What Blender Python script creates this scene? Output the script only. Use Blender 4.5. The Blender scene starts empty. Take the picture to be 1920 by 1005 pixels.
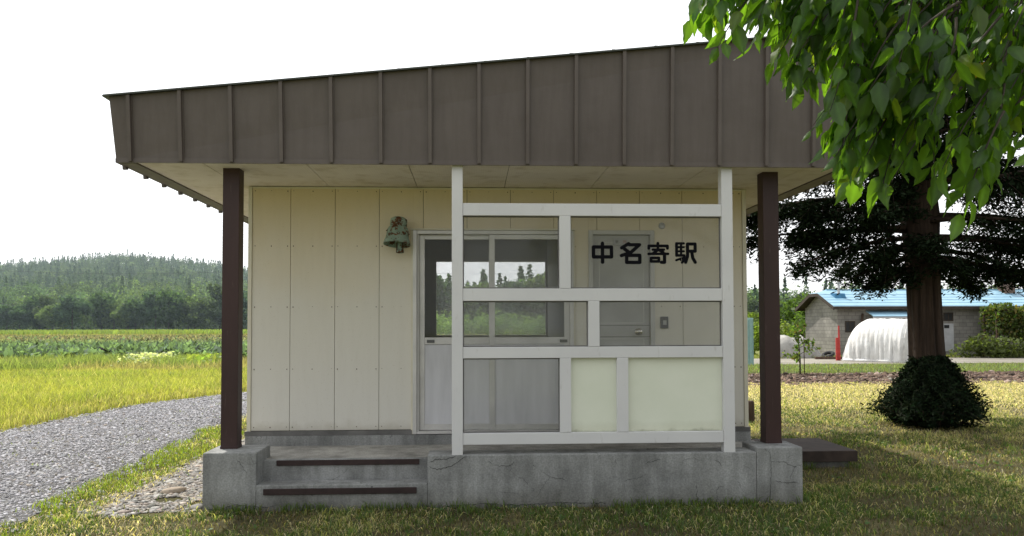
import bpy, bmesh, math, random
import numpy as np
from mathutils import Vector, Matrix
R = math.radians
HAZE = .0004
random.seed(7); rng = np.random.default_rng(7)
sc = bpy.context.scene
col = sc.collection

# ------------------------------------------------------------------ camera, world, sun
FPX, YAW, PITCH, ROLL, CY = 1497.87, .05, .0332, -.0028, 564.55
cam = bpy.data.cameras.new('camera'); camo = bpy.data.objects.new('camera', cam); col.objects.link(camo)
fw = Vector((math.sin(YAW), math.cos(YAW), 0)); rt = Vector((math.cos(YAW), -math.sin(YAW), 0)); up = Vector((0, 0, 1))
F = fw*math.cos(PITCH)+up*math.sin(PITCH); U = -fw*math.sin(PITCH)+up*math.cos(PITCH)
R2 = rt*math.cos(ROLL)+U*math.sin(ROLL); U2 = -rt*math.sin(ROLL)+U*math.cos(ROLL)
m = Matrix.Identity(4)
for i, v in enumerate((R2, U2, -F)):
    for j in range(3): m[j][i] = v[j]
m[2][3] = 1.6
camo.matrix_world = m
cam.sensor_width = 36; cam.lens = FPX*36/1920; cam.shift_y = (CY-502.5)/1920
cam.clip_start = .05; cam.clip_end = 6000
sc.camera = camo
sc.view_settings.view_transform = 'Standard'; sc.view_settings.look = 'None'; sc.view_settings.exposure = 0
sc.render.engine = 'CYCLES'
sc.cycles.max_bounces = 8; sc.cycles.transparent_max_bounces = 16; sc.cycles.diffuse_bounces = 4

SUNV = Vector((.37, -.50, -1.0))          # the way the light travels
el = math.atan2(1, math.hypot(.37, .5)); az = math.atan2(-.37, .5)
w = bpy.data.worlds.new('World'); sc.world = w; w.use_nodes = True
nt = w.node_tree; nt.nodes.clear()
out = nt.nodes.new('ShaderNodeOutputWorld'); bg = nt.nodes.new('ShaderNodeBackground'); sky = nt.nodes.new('ShaderNodeTexSky')
sky.sky_type = 'NISHITA'; sky.sun_disc = False; sky.sun_elevation = el; sky.sun_rotation = az % (2*math.pi)
sky.air_density = 1.0; sky.dust_density = 3.0; sky.ozone_density = 1.0
tc = nt.nodes.new('ShaderNodeTexCoord'); mp = nt.nodes.new('ShaderNodeMapping'); mp.inputs['Scale'].default_value = (1, 1, 3)
no = nt.nodes.new('ShaderNodeTexNoise'); no.inputs['Scale'].default_value = 1.6; no.inputs['Detail'].default_value = 6
rp = nt.nodes.new('ShaderNodeValToRGB'); rp.color_ramp.elements[0].position = .22; rp.color_ramp.elements[1].position = .5
mx = nt.nodes.new('ShaderNodeMixRGB'); mx.inputs[2].default_value = (9.6, 9.9, 10.2, 1)
nt.links.new(tc.outputs['Generated'], mp.inputs[0]); nt.links.new(mp.outputs[0], no.inputs['Vector'])
nt.links.new(no.outputs['Fac'], rp.inputs[0]); nt.links.new(rp.outputs[0], mx.inputs[0])
dp = nt.nodes.new('ShaderNodeVectorMath'); dp.operation = 'DOT_PRODUCT'; dp.inputs[1].default_value = Vector((-.37, .5, .35)).normalized()
mr = nt.nodes.new('ShaderNodeMapRange'); mr.inputs[1].default_value = -1; mr.inputs[2].default_value = 1; mr.inputs[3].default_value = .72; mr.inputs[4].default_value = 1.55
vm = nt.nodes.new('ShaderNodeVectorMath'); vm.operation = 'SCALE'
nt.links.new(tc.outputs['Generated'], dp.inputs[0]); nt.links.new(dp.outputs['Value'], mr.inputs[0])
nt.links.new(sky.outputs[0], mx.inputs[1]); nt.links.new(mx.outputs[0], vm.inputs[0]); nt.links.new(mr.outputs[0], vm.inputs['Scale']); nt.links.new(vm.outputs[0], bg.inputs[0])
bg.inputs[1].default_value = .107
nt.links.new(bg.outputs[0], out.inputs[0])
sun = bpy.data.lights.new('sun', 'SUN'); sun.energy = 5.0; sun.angle = R(.5); sun.color = (1, .955, .87)
so = bpy.data.objects.new('sun', sun); col.objects.link(so)
so.rotation_euler = SUNV.to_track_quat('-Z', 'Y').to_euler(); so.location = (-10, 20, 30)

# ------------------------------------------------------------------ materials
def lin(r, g, b):
    f = lambda c: ((c/255+.055)/1.055)**2.4 if c > 10 else c/255/12.92
    return (f(r), f(g), f(b), 1)
class NT:
    def __init__(s, name):
        s.m = bpy.data.materials.new(name); s.m.use_nodes = True; s.t = s.m.node_tree; s.t.nodes.clear()
        s.out = s.n('OutputMaterial')
    def n(s, k, **kw):
        x = s.t.nodes.new('ShaderNode'+k)
        for a, b in kw.items(): setattr(x, a, b)
        return x
    def l(s, a, b): s.t.links.new(a, b)
    def coord(s, sx=1, sy=1, sz=1):
        a = s.n('TexCoord'); b = s.n('Mapping'); b.inputs['Scale'].default_value = (sx, sy, sz)
        s.l(a.outputs['Object'], b.inputs[0]); return b.outputs[0]
    def noise(s, sc, det=5, vec=None, rough=.6, dist=0):
        x = s.n('TexNoise'); x.inputs['Scale'].default_value = sc; x.inputs['Detail'].default_value = det
        x.inputs['Roughness'].default_value = rough; x.inputs['Distortion'].default_value = dist
        s.l(vec if vec is not None else s.coord(), x.inputs['Vector']); return x.outputs['Fac']
    def ramp(s, f, *st):
        x = s.n('ValToRGB'); e = x.color_ramp.elements
        while len(e) < len(st): e.new(.5)
        for el_, (p, c) in zip(e, st):
            el_.position = p; el_.color = c if len(c) == 4 else (*c, 1)
        s.l(f, x.inputs[0]); return x.outputs[0]
    def mix(s, f, a, b, mode='MIX'):
        x = s.n('MixRGB', blend_type=mode)
        for i, v in enumerate((f, a, b)):
            if hasattr(v, 'node'): s.l(v, x.inputs[i])
            else: x.inputs[i].default_value = v if i == 0 else (v if len(v) == 4 else (*v, 1))
        return x.outputs[0]
    def math(s, op, a, b=0.):
        x = s.n('Math', operation=op)
        for i, v in enumerate((a, b)):
            if hasattr(v, 'node'): s.l(v, x.inputs[i])
            else: x.inputs[i].default_value = v
        return x.outputs[0]
    def bsdf(s, c, rough=.7, metal=0, bump=None, bs=.2, bd=.01, spec=.35):
        p = s.n('BsdfPrincipled')
        if hasattr(c, 'node'): s.l(c, p.inputs['Base Color'])
        else: p.inputs['Base Color'].default_value = c if len(c) == 4 else (*c, 1)
        if hasattr(rough, 'node'): s.l(rough, p.inputs['Roughness'])
        else: p.inputs['Roughness'].default_value = rough
        p.inputs['Metallic'].default_value = metal
        p.inputs['Specular IOR Level'].default_value = spec
        if bump is not None:
            b = s.n('Bump'); b.inputs['Strength'].default_value = bs; b.inputs['Distance'].default_value = bd
            s.l(bump, b.inputs['Height']); s.l(b.outputs[0], p.inputs['Normal'])
        s.l(p.outputs[0], s.out.inputs[0]); return p
def sc3(c, k): return (c[0]*k, c[1]*k, c[2]*k, 1)
def simple(name, c, var=.25, scale=6, rough=.7, metal=0, bump=.15, bscale=60, bd=.003, stretch=(1, 1, 1), spec=.35):
    t = NT(name); v = t.coord(*stretch)
    n1 = t.noise(scale, 6, v); cc = t.ramp(n1, (.3, sc3(c, 1-var)), (.7, sc3(c, 1+var)))
    n2 = t.noise(bscale, 3, v)
    t.bsdf(cc, rough, metal, n2, bump, bd, spec); return t.m
def zval(t):
    a = t.n('TexCoord'); s_ = t.n('SeparateXYZ'); t.l(a.outputs['Object'], s_.inputs[0]); return s_.outputs
M = {}
# concrete: patchy, streaked, hairline cracks
def concrete(name, base, crack=True):
    t = NT(name); v = t.coord()
    c = t.ramp(t.noise(2.2, 8, v, .65), (.28, sc3(base, .62)), (.5, base), (.75, sc3(base, 1.3)))
    st = t.ramp(t.noise(3.2, 5, t.coord(2.6, 2.6, .35)), (.40, (.62, .62, .61, 1)), (.58, (1.06, 1.06, 1.06, 1)))
    c = t.mix(.55, c, st, 'MULTIPLY')
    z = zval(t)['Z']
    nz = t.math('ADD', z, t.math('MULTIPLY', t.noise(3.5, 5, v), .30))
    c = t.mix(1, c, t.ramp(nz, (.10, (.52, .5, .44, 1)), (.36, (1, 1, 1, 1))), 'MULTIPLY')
    fine = t.ramp(t.noise(70, 3, v), (.35, (.8, .8, .8, 1)), (.65, (1.12, 1.12, 1.12, 1)))
    c = t.mix(1, c, fine, 'MULTIPLY')
    h = t.noise(38, 6, v)
    if crack:
        d = t.n('TexNoise'); d.inputs['Scale'].default_value = 5; d.inputs['Detail'].default_value = 5; t.l(v, d.inputs['Vector'])
        vm = t.n('VectorMath', operation='MULTIPLY_ADD'); t.l(d.outputs['Color'], vm.inputs[0]); vm.inputs[1].default_value = (.32, .32, .32); t.l(v, vm.inputs[2])
        vo = t.n('TexVoronoi', feature='DISTANCE_TO_EDGE'); vo.inputs['Scale'].default_value = 4.2; t.l(vm.outputs[0], vo.inputs['Vector'])
        ck = t.ramp(vo.outputs['Distance'], (.004, (1, 1, 1, 1)), (.016, (0, 0, 0, 1)))
        msk = t.ramp(t.noise(2.6, 3, v), (.56, (0, 0, 0, 1)), (.64, (1, 1, 1, 1)))
        ck = t.math('MULTIPLY', ck, msk)
        c = t.mix(t.math('MULTIPLY', ck, .8), c, (.035, .035, .033))
        h = t.math('SUBTRACT', h, t.math('MULTIPLY', ck, .8))
    t.bsdf(c, .92, 0, h, .5, .006, .2); return t.m
M['concrete'] = concrete('weathered_concrete', (.275, .277, .27, 1))
M['deck'] = concrete('deck_concrete', (.36, .345, .315, 1), False)
M['crack'] = simple('crack_dark', (.02, .02, .019), .3)
# faded cream wall boards
t = NT('cream_board'); v = t.coord(); z = zval(t)['Z']
g = t.ramp(t.math('ADD', t.math('DIVIDE', z, 3.0), t.math('MULTIPLY', t.math('SUBTRACT', t.noise(1.6, 4, v), .5), .25)), (.25, (.70, .675, .615, 1)), (.62, (.705, .67, .585, 1)), (.99, (.71, .605, .41, 1)))
dirt = t.ramp(t.noise(9, 6, t.coord(1.6, 1.6, .22)), (.34, (.84, .83, .80, 1)), (.55, (1, 1, 1, 1)))
g = t.mix(.16, g, dirt, 'MULTIPLY')
lo = t.ramp(t.math('ADD', z, t.math('MULTIPLY', t.noise(6, 5, v), .22)), (.64, (.80, .78, .74, 1)), (.76, (1, 1, 1, 1)))
g = t.mix(1, g, lo, 'MULTIPLY')
spk = t.ramp(t.noise(120, 2, v), (.26, (.72, .66, .58, 1)), (.32, (1, 1, 1, 1)))
g = t.mix(1, g, spk, 'MULTIPLY')
t.bsdf(g, .65, 0, t.noise(35, 4, v), .12, .004, .3); M['cream'] = t.m
M['trim'] = simple('cream_trim', (.68, .64, .52), .08, 5)
M['joint'] = simple('joint_dark', (.075, .06, .035), .2)
M['nail'] = simple('rusty_nail', (.10, .06, .035), .3)
M['infill'] = None
t = NT('infill_board'); v = t.coord(); z = zval(t)['Z']
g = t.ramp(t.noise(2.5, 5, v), (.3, (.70, .73, .60, 1)), (.7, (.76, .78, .66, 1)))
lo = t.ramp(t.math('ADD', z, t.math('MULTIPLY', t.noise(7, 5, v), .10)), (.68, (.30, .29, .25, 1)), (.72, (.82, .81, .78, 1)), (.80, (1, 1, 1, 1)))
g = t.mix(1, g, lo, 'MULTIPLY'); t.bsdf(g, .6, 0, t.noise(40, 3, v), .1, .003); M['infill'] = t.m
# painted steel, white
t = NT('white_painted_steel'); v = t.coord()
g = t.ramp(t.noise(1.8, 5, v), (.3, (.60, .595, .60, 1)), (.7, (.66, .655, .655, 1)))
g = t.mix(1, g, t.ramp(t.noise(14, 6, t.coord(1.5, 1.5, .5)), (.26, (.86, .85, .83, 1)), (.38, (1, 1, 1, 1))), 'MULTIPLY')
t.bsdf(g, .45, 0, t.noise(30, 3, v), .06, .003, .4); M['white'] = t.m
M['alu'] = simple('dull_aluminium', (.60, .585, .57), .12, 4, .45, .35, .05)
M['door_panel'] = simple('grey_door_panel', (.62, .615, .64), .12, 2.5, .5, 0, .08, 40, .003, (3, 3, .4))
M['wc'] = simple('grey_steel_door', (.43, .425, .41), .10, 2.5, .5)
M['wcframe'] = simple('grey_steel_frame', (.52, .51, .49), .10, 3, .5)
M['chrome'] = simple('knob_metal', (.55, .52, .46), .1, 8, .25, .9, .02)
M['sill'] = simple('sill_metal', (.14, .135, .13), .3, 5, .6)
# brown roof metal
t = NT('brown_roof_metal'); v = t.coord()
g = t.ramp(t.noise(1.5, 5, v), (.3, (.094, .075, .065, 1)), (.7, (.114, .093, .082, 1)))
g = t.mix(.8, g, t.ramp(t.noise(6, 6, t.coord(3, 3, .3)), (.35, (.90, .89, .88, 1)), (.6, (1.04, 1.04, 1.04, 1))), 'MULTIPLY')
g = t.mix(t.ramp(t.noise(90, 3, v), (.66, (0, 0, 0, 1)), (.74, (.35, .35, .35, 1))), g, (.2, .17, .15))
t.bsdf(g, .5, 0, t.noise(2.4, 3, v), .5, .02, .45); M['brown'] = t.m
M['browncap'] = simple('green_brown_cap', (.055, .062, .05), .25, 6, .5)
t = NT('brown_post_paint'); v = t.coord()
g = t.ramp(t.noise(2.2, 5, t.coord(2, 2, .6)), (.3, (.029, .0122, .011, 1)), (.7, (.044, .0195, .0175, 1)))
sc_ = t.ramp(t.noise(13, 6, t.coord(2.6, 2.6, .28)), (.63, (0, 0, 0, 1)), (.74, (.55, .55, .55, 1)))
g = t.mix(sc_, g, (.12, .082, .075))
t.bsdf(g, .5, 0, t.noise(22, 4, v), .15, .004, .4); M['post'] = t.m
# soffit
t = NT('soffit_board'); v = t.coord()
g = t.ramp(t.noise(1.4, 5, v), (.3, (.70, .64, .56, 1)), (.7, (.80, .74, .66, 1)))
vo = t.n('TexVoronoi'); vo.inputs['Scale'].default_value = 45; vo.inputs['Randomness'].default_value = 0; t.l(v, vo.inputs['Vector'])
g = t.mix(1, g, t.ramp(vo.outputs['Distance'], (.10, (.72, .7, .68, 1)), (.2, (1, 1, 1, 1))), 'MULTIPLY')
g = t.mix(1, g, t.ramp(t.noise(5, 5, v), (.30, (.80, .77, .70, 1)), (.5, (1, 1, 1, 1))), 'MULTIPLY')
t.bsdf(g, .8); M['soffit'] = t.m
M['inner'] = simple('interior_wall', (.58, .575, .55), .08, 2, .8)
M['innerfloor'] = simple('interior_floor', (.22, .21, .20), .2, 3, .6)
M['nosing'] = simple('rubber_nosing', (.030, .017, .016), .4, 9, .6)
M['black'] = simple('black_letter', (.004, .004, .006), .3, 9, .7, spec=.08)
M['greybox'] = simple('grey_plastic', (.12, .12, .12), .15, 9, .5)
M['palebtn'] = simple('pale_plastic', (.42, .42, .40), .1, 9, .5)
M['red_ink'] = simple('red_ink', (.28, .10, .09), .1)
# glass with a dusty film
def glass(name, dust):
    t = NT(name)
    tr = t.n('BsdfTransparent'); tr.inputs[0].default_value = (.965, .97, .97, 1)
    gl = t.n('BsdfGlossy'); gl.inputs['Roughness'].default_value = .03; gl.inputs[0].default_value = (.9, .9, .9, 1)
    df = t.n('BsdfDiffuse'); df.inputs[0].default_value = (.42, .42, .40, 1)
    fr = t.n('Fresnel'); fr.inputs[0].default_value = 1.22
    m1 = t.n('MixShader'); t.l(fr.outputs[0], m1.inputs[0]); t.l(tr.outputs[0], m1.inputs[1]); t.l(gl.outputs[0], m1.inputs[2])
    m2 = t.n('MixShader'); t.l(t.ramp(t.noise(3, 6), (.3, (dust,)*3), (.75, (dust*1.6,)*3)), m2.inputs[0]); t.l(m1.outputs[0], m2.inputs[1])
    tl = t.n('BsdfTranslucent'); tl.inputs[0].default_value = (.75, .76, .75, 1); m3 = t.n('MixShader'); m3.inputs[0].default_value = .5; t.l(df.outputs[0], m3.inputs[1]); t.l(tl.outputs[0], m3.inputs[2]); t.l(m3.outputs[0], m2.inputs[2])
    t.l(m2.outputs[0], t.out.inputs[0]); return t.m
M['glass'] = glass('dusty_glass', .055); M['dirtyglass'] = glass('dirty_window_glass', .13)
# flaking mint enamel over rust
t = NT('flaking_enamel'); v = t.coord()
r_ = t.ramp(t.noise(25, 6, v), (.3, (.035, .016, .008, 1)), (.7, (.16, .06, .02, 1)))
mint = t.ramp(t.noise(12, 5, v), (.3, (.17, .24, .185, 1)), (.7, (.30, .38, .31, 1)))
msk = t.ramp(t.noise(17, 8, v, .68), (.445, (0, 0, 0, 1)), (.47, (1, 1, 1, 1)))
t.bsdf(t.mix(msk, r_, mint), .75, 0, t.noise(17, 8, v, .68), .6, .01); M['enamel'] = t.m
M['rust'] = simple('rust', (.085, .045, .022), .6, 22, .9, 0, .5, 50)
M['lid'] = simple('rusty_plate', (.042, .029, .023), .4, 7, .85, 0, .3, 40)
M['oldwood'] = simple('old_wood', (.085, .055, .038), .4, 10, .9, 0, .5, 30, .01, (3, 3, .4))
# vertex-colour foliage
def foliage(name, trans=.35, rough=.5, gloss=.06, tgain=(1.6, 1.75, .7)):
    t = NT(name); a = t.n('Attribute', attribute_name='Col')
    d = t.n('BsdfDiffuse'); t.l(a.outputs['Color'], d.inputs[0])
    tl = t.n('BsdfTranslucent'); g = t.mix(1, a.outputs['Color'], (*tgain, 1), 'MULTIPLY'); t.l(g, tl.inputs[0])
    mm = t.n('MixShader'); mm.inputs[0].default_value = trans
    t.l(d.outputs[0], mm.inputs[1]); t.l(tl.outputs[0], mm.inputs[2])
    gl = t.n('BsdfGlossy'); gl.inputs['Roughness'].default_value = rough
    m3 = t.n('MixShader'); m3.inputs[0].default_value = gloss
    t.l(mm.outputs[0], m3.inputs[1]); t.l(gl.outputs[0], m3.inputs[2]); t.l(m3.outputs[0], t.out.inputs[0]); return t.m
M['grass'] = foliage('grass_blades', .45, .5, .03, (2.4, 2.45, 1.1))
M['leaf'] = foliage('cherry_leaf', .5, .4, .028, (6.6, 5.9, 1.3))
M['farleaf'] = foliage('tree_leaves', .5, .6, .02)
M['needle'] = foliage('yew_needles', .08, .6, .006)
def vcol(name, rough=.9):
    t = NT(name); a = t.n('Attribute', attribute_name='Col')
    c = t.mix(1, a.outputs['Color'], t.ramp(t.noise(30, 4), (.3, (.75,)*3), (.7, (1.2,)*3)), 'MULTIPLY')
    t.bsdf(c, rough, 0, t.noise(40, 3), .3, .005, .25); return t.m
M['stone'] = vcol('stones')
def bark(name, c, sx=9, sz=.5):
    t = NT(name); v = t.coord(sx, sx, sz)
    n1 = t.noise(1.6, 8, v, .7)
    t.bsdf(t.ramp(n1, (.3, sc3(c, .35)), (.5, c), (.72, sc3(c, 1.8))), .95, 0, n1, .9, .03, .2); return t.m
M['bark'] = bark('reddish_bark', (.044, .030, .022, 1), 9, .7)
M['barkgrey'] = bark('grey_bark', (.07, .06, .05, 1))
# grounds
def ground_mat(name, c1, c2, c3, scale=1.2, bs=.6):
    t = NT(name); v = t.coord()
    a = t.noise(scale, 8, v, .65); b = t.noise(scale*.12, 4, v); f = t.noise(scale*30, 4, v)
    g = t.ramp(a, (.3, c1), (.52, c2), (.72, c3))
    g = t.mix(1, g, t.ramp(b, (.3, (.8, .8, .8, 1)), (.7, (1.15, 1.15, 1.1, 1))), 'MULTIPLY')
    g = t.mix(1, g, t.ramp(f, (.3, (.65,)*3), (.7, (1.25,)*3)), 'MULTIPLY')
    t.bsdf(g, .97, 0, t.math('ADD', f, a), bs, .03, .1); return t.m
M['lawn'] = ground_mat('lawn_soil', (.055, .050, .028, 1), (.105, .098, .045, 1), (.19, .16, .085, 1))
M['fieldg'] = ground_mat('field_ground', (.13, .16, .04, 1), (.2, .21, .07, 1), (.25, .22, .10, 1), .25)
M['riceg'] = ground_mat('rice_ground', (.19, .19, .03, 1), (.25, .25, .04, 1), (.28, .27, .06, 1), .6)
M['cropg'] = ground_mat('crop_soil', (.10, .09, .05, 1), (.17, .145, .085, 1), (.22, .18, .12, 1), .4)
M['soil'] = ground_mat('brown_soil', (.07, .046, .033, 1), (.125, .082, .06, 1), (.19, .135, .10, 1), 1.6)
M['dirt'] = ground_mat('pale_dirt_road', (.19, .175, .15, 1), (.26, .24, .21, 1), (.32, .30, .27, 1), .7)
t = NT('gravel_ground'); v = t.coord()
vo = t.n('TexVoronoi'); vo.inputs['Scale'].default_value = 26; t.l(v, vo.inputs['Vector'])
g = t.ramp(t.noise(40, 4, v), (.3, (.13, .125, .125, 1)), (.7, (.25, .245, .24, 1)))
g = t.mix(1, g, t.ramp(vo.outputs['Distance'], (.1, (1.1,)*3), (.6, (.45,)*3)), 'MULTIPLY')
g = t.mix(1, g, t.ramp(t.noise(.9, 4, v), (.3, (.8,)*3), (.7, (1.2,)*3)), 'MULTIPLY')
t.bsdf(g, .95, 0, t.math('SUBTRACT', 1., vo.outputs['Distance']), .8, .02, .2); M['gravel'] = t.m
M['hill'] = ground_mat('hill_forest_floor', (.02, .035, .018, 1), (.03, .05, .025, 1), (.045, .06, .03, 1), .05)
# farmhouse
def block(name, c):
    t = NT(name)
    a = t.n('TexCoord'); s_ = t.n('SeparateXYZ'); t.l(a.outputs['Object'], s_.inputs[0])
    cb = t.n('CombineXYZ'); t.l(t.math('ADD', s_.outputs[0], s_.outputs[1]), cb.inputs[0]); t.l(s_.outputs[2], cb.inputs[1])
    b = t.n('TexBrick'); t.l(cb.outputs[0], b.inputs['Vector']); b.inputs['Scale'].default_value = 1
    b.inputs['Brick Width'].default_value = .4; b.inputs['Row Height'].default_value = .2; b.inputs['Mortar Size'].default_value = .012
    b.inputs['Color1'].default_value = sc3(c, .88); b.inputs['Color2'].default_value = sc3(c, 1.12); b.inputs['Mortar'].default_value = sc3(c, .6)
    g = t.mix(1, b.outputs[0], t.ramp(t.noise(1.2, 6), (.3, (.7,)*3), (.7, (1.15,)*3)), 'MULTIPLY')
    t.bsdf(g, .95); return t.m
M['block'] = block('concrete_block', (.255, .24, .22, 1))
M['chimbrick'] = block('chimney_brick', (.22, .15, .12, 1))
t = NT('blue_sheet_roof'); v = t.coord()
g = t.ramp(t.noise(1.1, 6, v), (.3, (.21, .38, .50, 1)), (.7, (.29, .46, .58, 1)))
g = t.mix(.6, g, t.ramp(t.noise(5, 5, t.coord(.3, 3, 3)), (.3, (.75,)*3), (.6, (1.1,)*3)), 'MULTIPLY')
t.bsdf(g, .45, 0, t.noise(3, 3, v), .1, .02, .5); M['blueroof'] = t.m
M['bluedark'] = simple('blue_metal', (.03, .14, .26), .25, 4, .5)
M['darkwood'] = simple('dark_wood', (.05, .038, .03), .3, 6, .8)
M['dark'] = simple('dark_void', (.02, .02, .022), .2, 4, .4)
M['paleboard'] = simple('pale_board', (.42, .42, .43), .12, 4, .7)
t = NT('white_sheet'); v = t.coord()
g = t.ramp(t.noise(1.5, 6, v), (.3, (.58, .56, .53, 1)), (.6, (.78, .77, .75, 1)))
p = t.bsdf(g, .6, 0, t.noise(5, 4, t.coord(2.5, 2.5, .7)), .6, .05, .3); M['tarp'] = t.m
M['redpaint'] = simple('red_paint', (.36, .03, .025), .25, 6, .5)
M['palegreen'] = simple('pale_green_paint', (.27, .42, .40), .12, 6, .5)
M['greytarp'] = simple('grey_sheet', (.30, .29, .27), .25, 3, .8, 0, .5, 6, .04)
M['rubber'] = simple('rubber', (.02, .02, .021), .3, 8, .8)
M['wire'] = simple('wire_grey', (.10, .10, .11), .1)

# ------------------------------------------------------------------ helpers
def tag(o, label=None, cat=None, group=None, kind=None):
    if label: o['label'] = label
    if cat: o['category'] = cat
    if group: o['group'] = group
    if kind: o['kind'] = kind
    return o
def thing(name, label, cat, loc=(0, 0, 0), rz=0, group=None):
    o = bpy.data.objects.new(name, None); col.objects.link(o); o.empty_display_size = .2
    o.location = loc; o.rotation_euler = (0, 0, rz)
    return tag(o, label, cat, group)
def put(name, me, parent=None, world=True):
    o = bpy.data.objects.new(name, me); col.objects.link(o)
    if parent is not None:
        o.parent = parent
        if world:                       # mesh is in world coordinates
            r = parent; mt = Matrix.Identity(4)
            while r is not None:
                mt = r.matrix_parent_inverse @ Matrix.LocRotScale(r.location, r.rotation_euler, r.scale) if False else Matrix.LocRotScale(r.location, r.rotation_euler, r.scale) @ mt
                if r.parent is not None: mt = r.matrix_parent_inverse @ mt
                r = r.parent
            o.matrix_parent_inverse = mt.inverted()
    return o
class MB:
    """collects boxes, tubes, lathes into one mesh"""
    def __init__(s): s.v = []; s.f = []; s.mi = []; s.sm = []; s.mats = []
    def mat(s, m):
        if m not in s.mats: s.mats.append(m)
        return s.mats.index(m)
    def add(s, vs, fs, m, smooth=False):
        k = len(s.v); s.v += [tuple(x) for x in vs]; i = s.mat(m)
        for f in fs: s.f.append([k+a for a in f]); s.mi.append(i); s.sm.append(smooth)
        return s
    def box(s, x0, x1, y0, y1, z0, z1, m, bev=0, T=None):
        b = bmesh.new(); bmesh.ops.create_cube(b, size=1)
        for v in b.verts: v.co = Vector(((x0+x1)/2+v.co.x*(x1-x0), (y0+y1)/2+v.co.y*(y1-y0), (z0+z1)/2+v.co.z*(z1-z0)))
        if bev: bmesh.ops.bevel(b, geom=b.edges[:], offset=bev, segments=1 if bev < .004 else 2, affect='EDGES', profile=.6)
        b.verts.index_update()
        vs = [(T @ v.co) if T else v.co.copy() for v in b.verts]; fs = [[v.index for v in f.verts] for f in b.faces]; b.free()
        return s.add(vs, fs, m)
    def tube(s, pts, rad, m, n=8, cap=True, smooth=True):
        pts = [Vector(p) for p in pts]; rad = rad if hasattr(rad, '__len__') else [rad]*len(pts)
        vs = []; fs = []; N = None
        for i, p in enumerate(pts):
            d = (pts[min(i+1, len(pts)-1)]-pts[max(i-1, 0)]).normalized()
            if N is None: N = d.orthogonal().normalized()
            N = (N-d*N.dot(d)).normalized(); B = d.cross(N)
            for k in range(n):
                a = 2*math.pi*k/n; vs.append(p+(N*math.cos(a)+B*math.sin(a))*rad[i])
        for i in range(len(pts)-1):
            for k in range(n): fs.append([i*n+k, i*n+(k+1) % n, (i+1)*n+(k+1) % n, (i+1)*n+k])
        if cap: fs.append(list(range(n))[::-1]); fs.append([(len(pts)-1)*n+k for k in range(n)])
        return s.add(vs, fs, m, smooth)
    def lathe(s, prof, m, n=20, T=None, smooth=True):
        vs = []; fs = []
        for r, z in prof:
            for k in range(n):
                a = 2*math.pi*k/n; p = Vector((r*math.cos(a), r*math.sin(a), z)); vs.append(T @ p if T else p)
        for i in range(len(prof)-1):
            for k in range(n): fs.append([i*n+k, i*n+(k+1) % n, (i+1)*n+(k+1) % n, (i+1)*n+k])
        return s.add(vs, fs, m, smooth)
    def poly(s, pts, m): return s.add(pts, [list(range(len(pts)))], m)
    def prism(s, prof, a, b, m, axis='x'):
        """profile in the plane across axis, from a to b"""
        n = len(prof)
        mk = (lambda q, u: (u, q[0], q[1])) if axis == 'x' else ((lambda q, u: (q[0], u, q[1])) if axis == 'y' else (lambda q, u: (q[0], q[1], u)))
        vs = [mk(q, a) for q in prof]+[mk(q, b) for q in prof]
        fs = [[k, (k+1) % n, n+(k+1) % n, n+k] for k in range(n)]+[list(range(n))[::-1], [n+k for k in range(n)]]
        return s.add(vs, fs, m)
    def mesh(s, name):
        me = bpy.data.meshes.new(name); me.from_pydata(s.v, [], s.f)
        for x in s.mats: me.materials.append(x)
        me.polygons.foreach_set('material_index', s.mi); me.polygons.foreach_set('use_smooth', s.sm)
        b = bmesh.new(); b.from_mesh(me); bmesh.ops.recalc_face_normals(b, faces=b.faces[:]); b.to_mesh(me); b.free()
        me.update(); return me
    def build(s, name, parent=None, world=True): return put(name, s.mesh(name), parent, world)
def npmesh(name, V, loops, tot, C, mat, smooth=False):
    me = bpy.data.meshes.new(name); V = np.ascontiguousarray(V, np.float32)
    me.vertices.add(len(V)); me.vertices.foreach_set('co', V.ravel())
    loops = np.ascontiguousarray(loops, np.int32).ravel(); tot = np.ascontiguousarray(tot, np.int32).ravel()
    me.loops.add(len(loops)); me.loops.foreach_set('vertex_index', loops)
    me.polygons.add(len(tot)); st = np.concatenate([[0], np.cumsum(tot)[:-1]]).astype(np.int32)
    me.polygons.foreach_set('loop_start', st); me.polygons.foreach_set('loop_total', tot)
    if smooth: me.polygons.foreach_set('use_smooth', np.ones(len(tot), bool))
    if C is not None:
        a = me.color_attributes.new('Col', 'FLOAT_COLOR', 'POINT')
        c4 = np.ones((len(V), 4), np.float32); c4[:, :3] = np.clip(C, 0, 1); a.data.foreach_set('color', c4.ravel())
    me.materials.append(mat); me.update(calc_edges=True); me.validate(); return me
def vnoise(x, y, s, seed=0):
    g = np.random.default_rng(seed).random((257, 257)); x = np.asarray(x)/s; y = np.asarray(y)/s
    i = np.floor(x).astype(int); j = np.floor(y).astype(int); u = x-i; v = y-j; u = u*u*(3-2*u); v = v*v*(3-2*v)
    i %= 256; j %= 256
    return g[i, j]*(1-u)*(1-v)+g[i+1, j]*u*(1-v)+g[i, j+1]*(1-u)*v+g[i+1, j+1]*u*v
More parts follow.
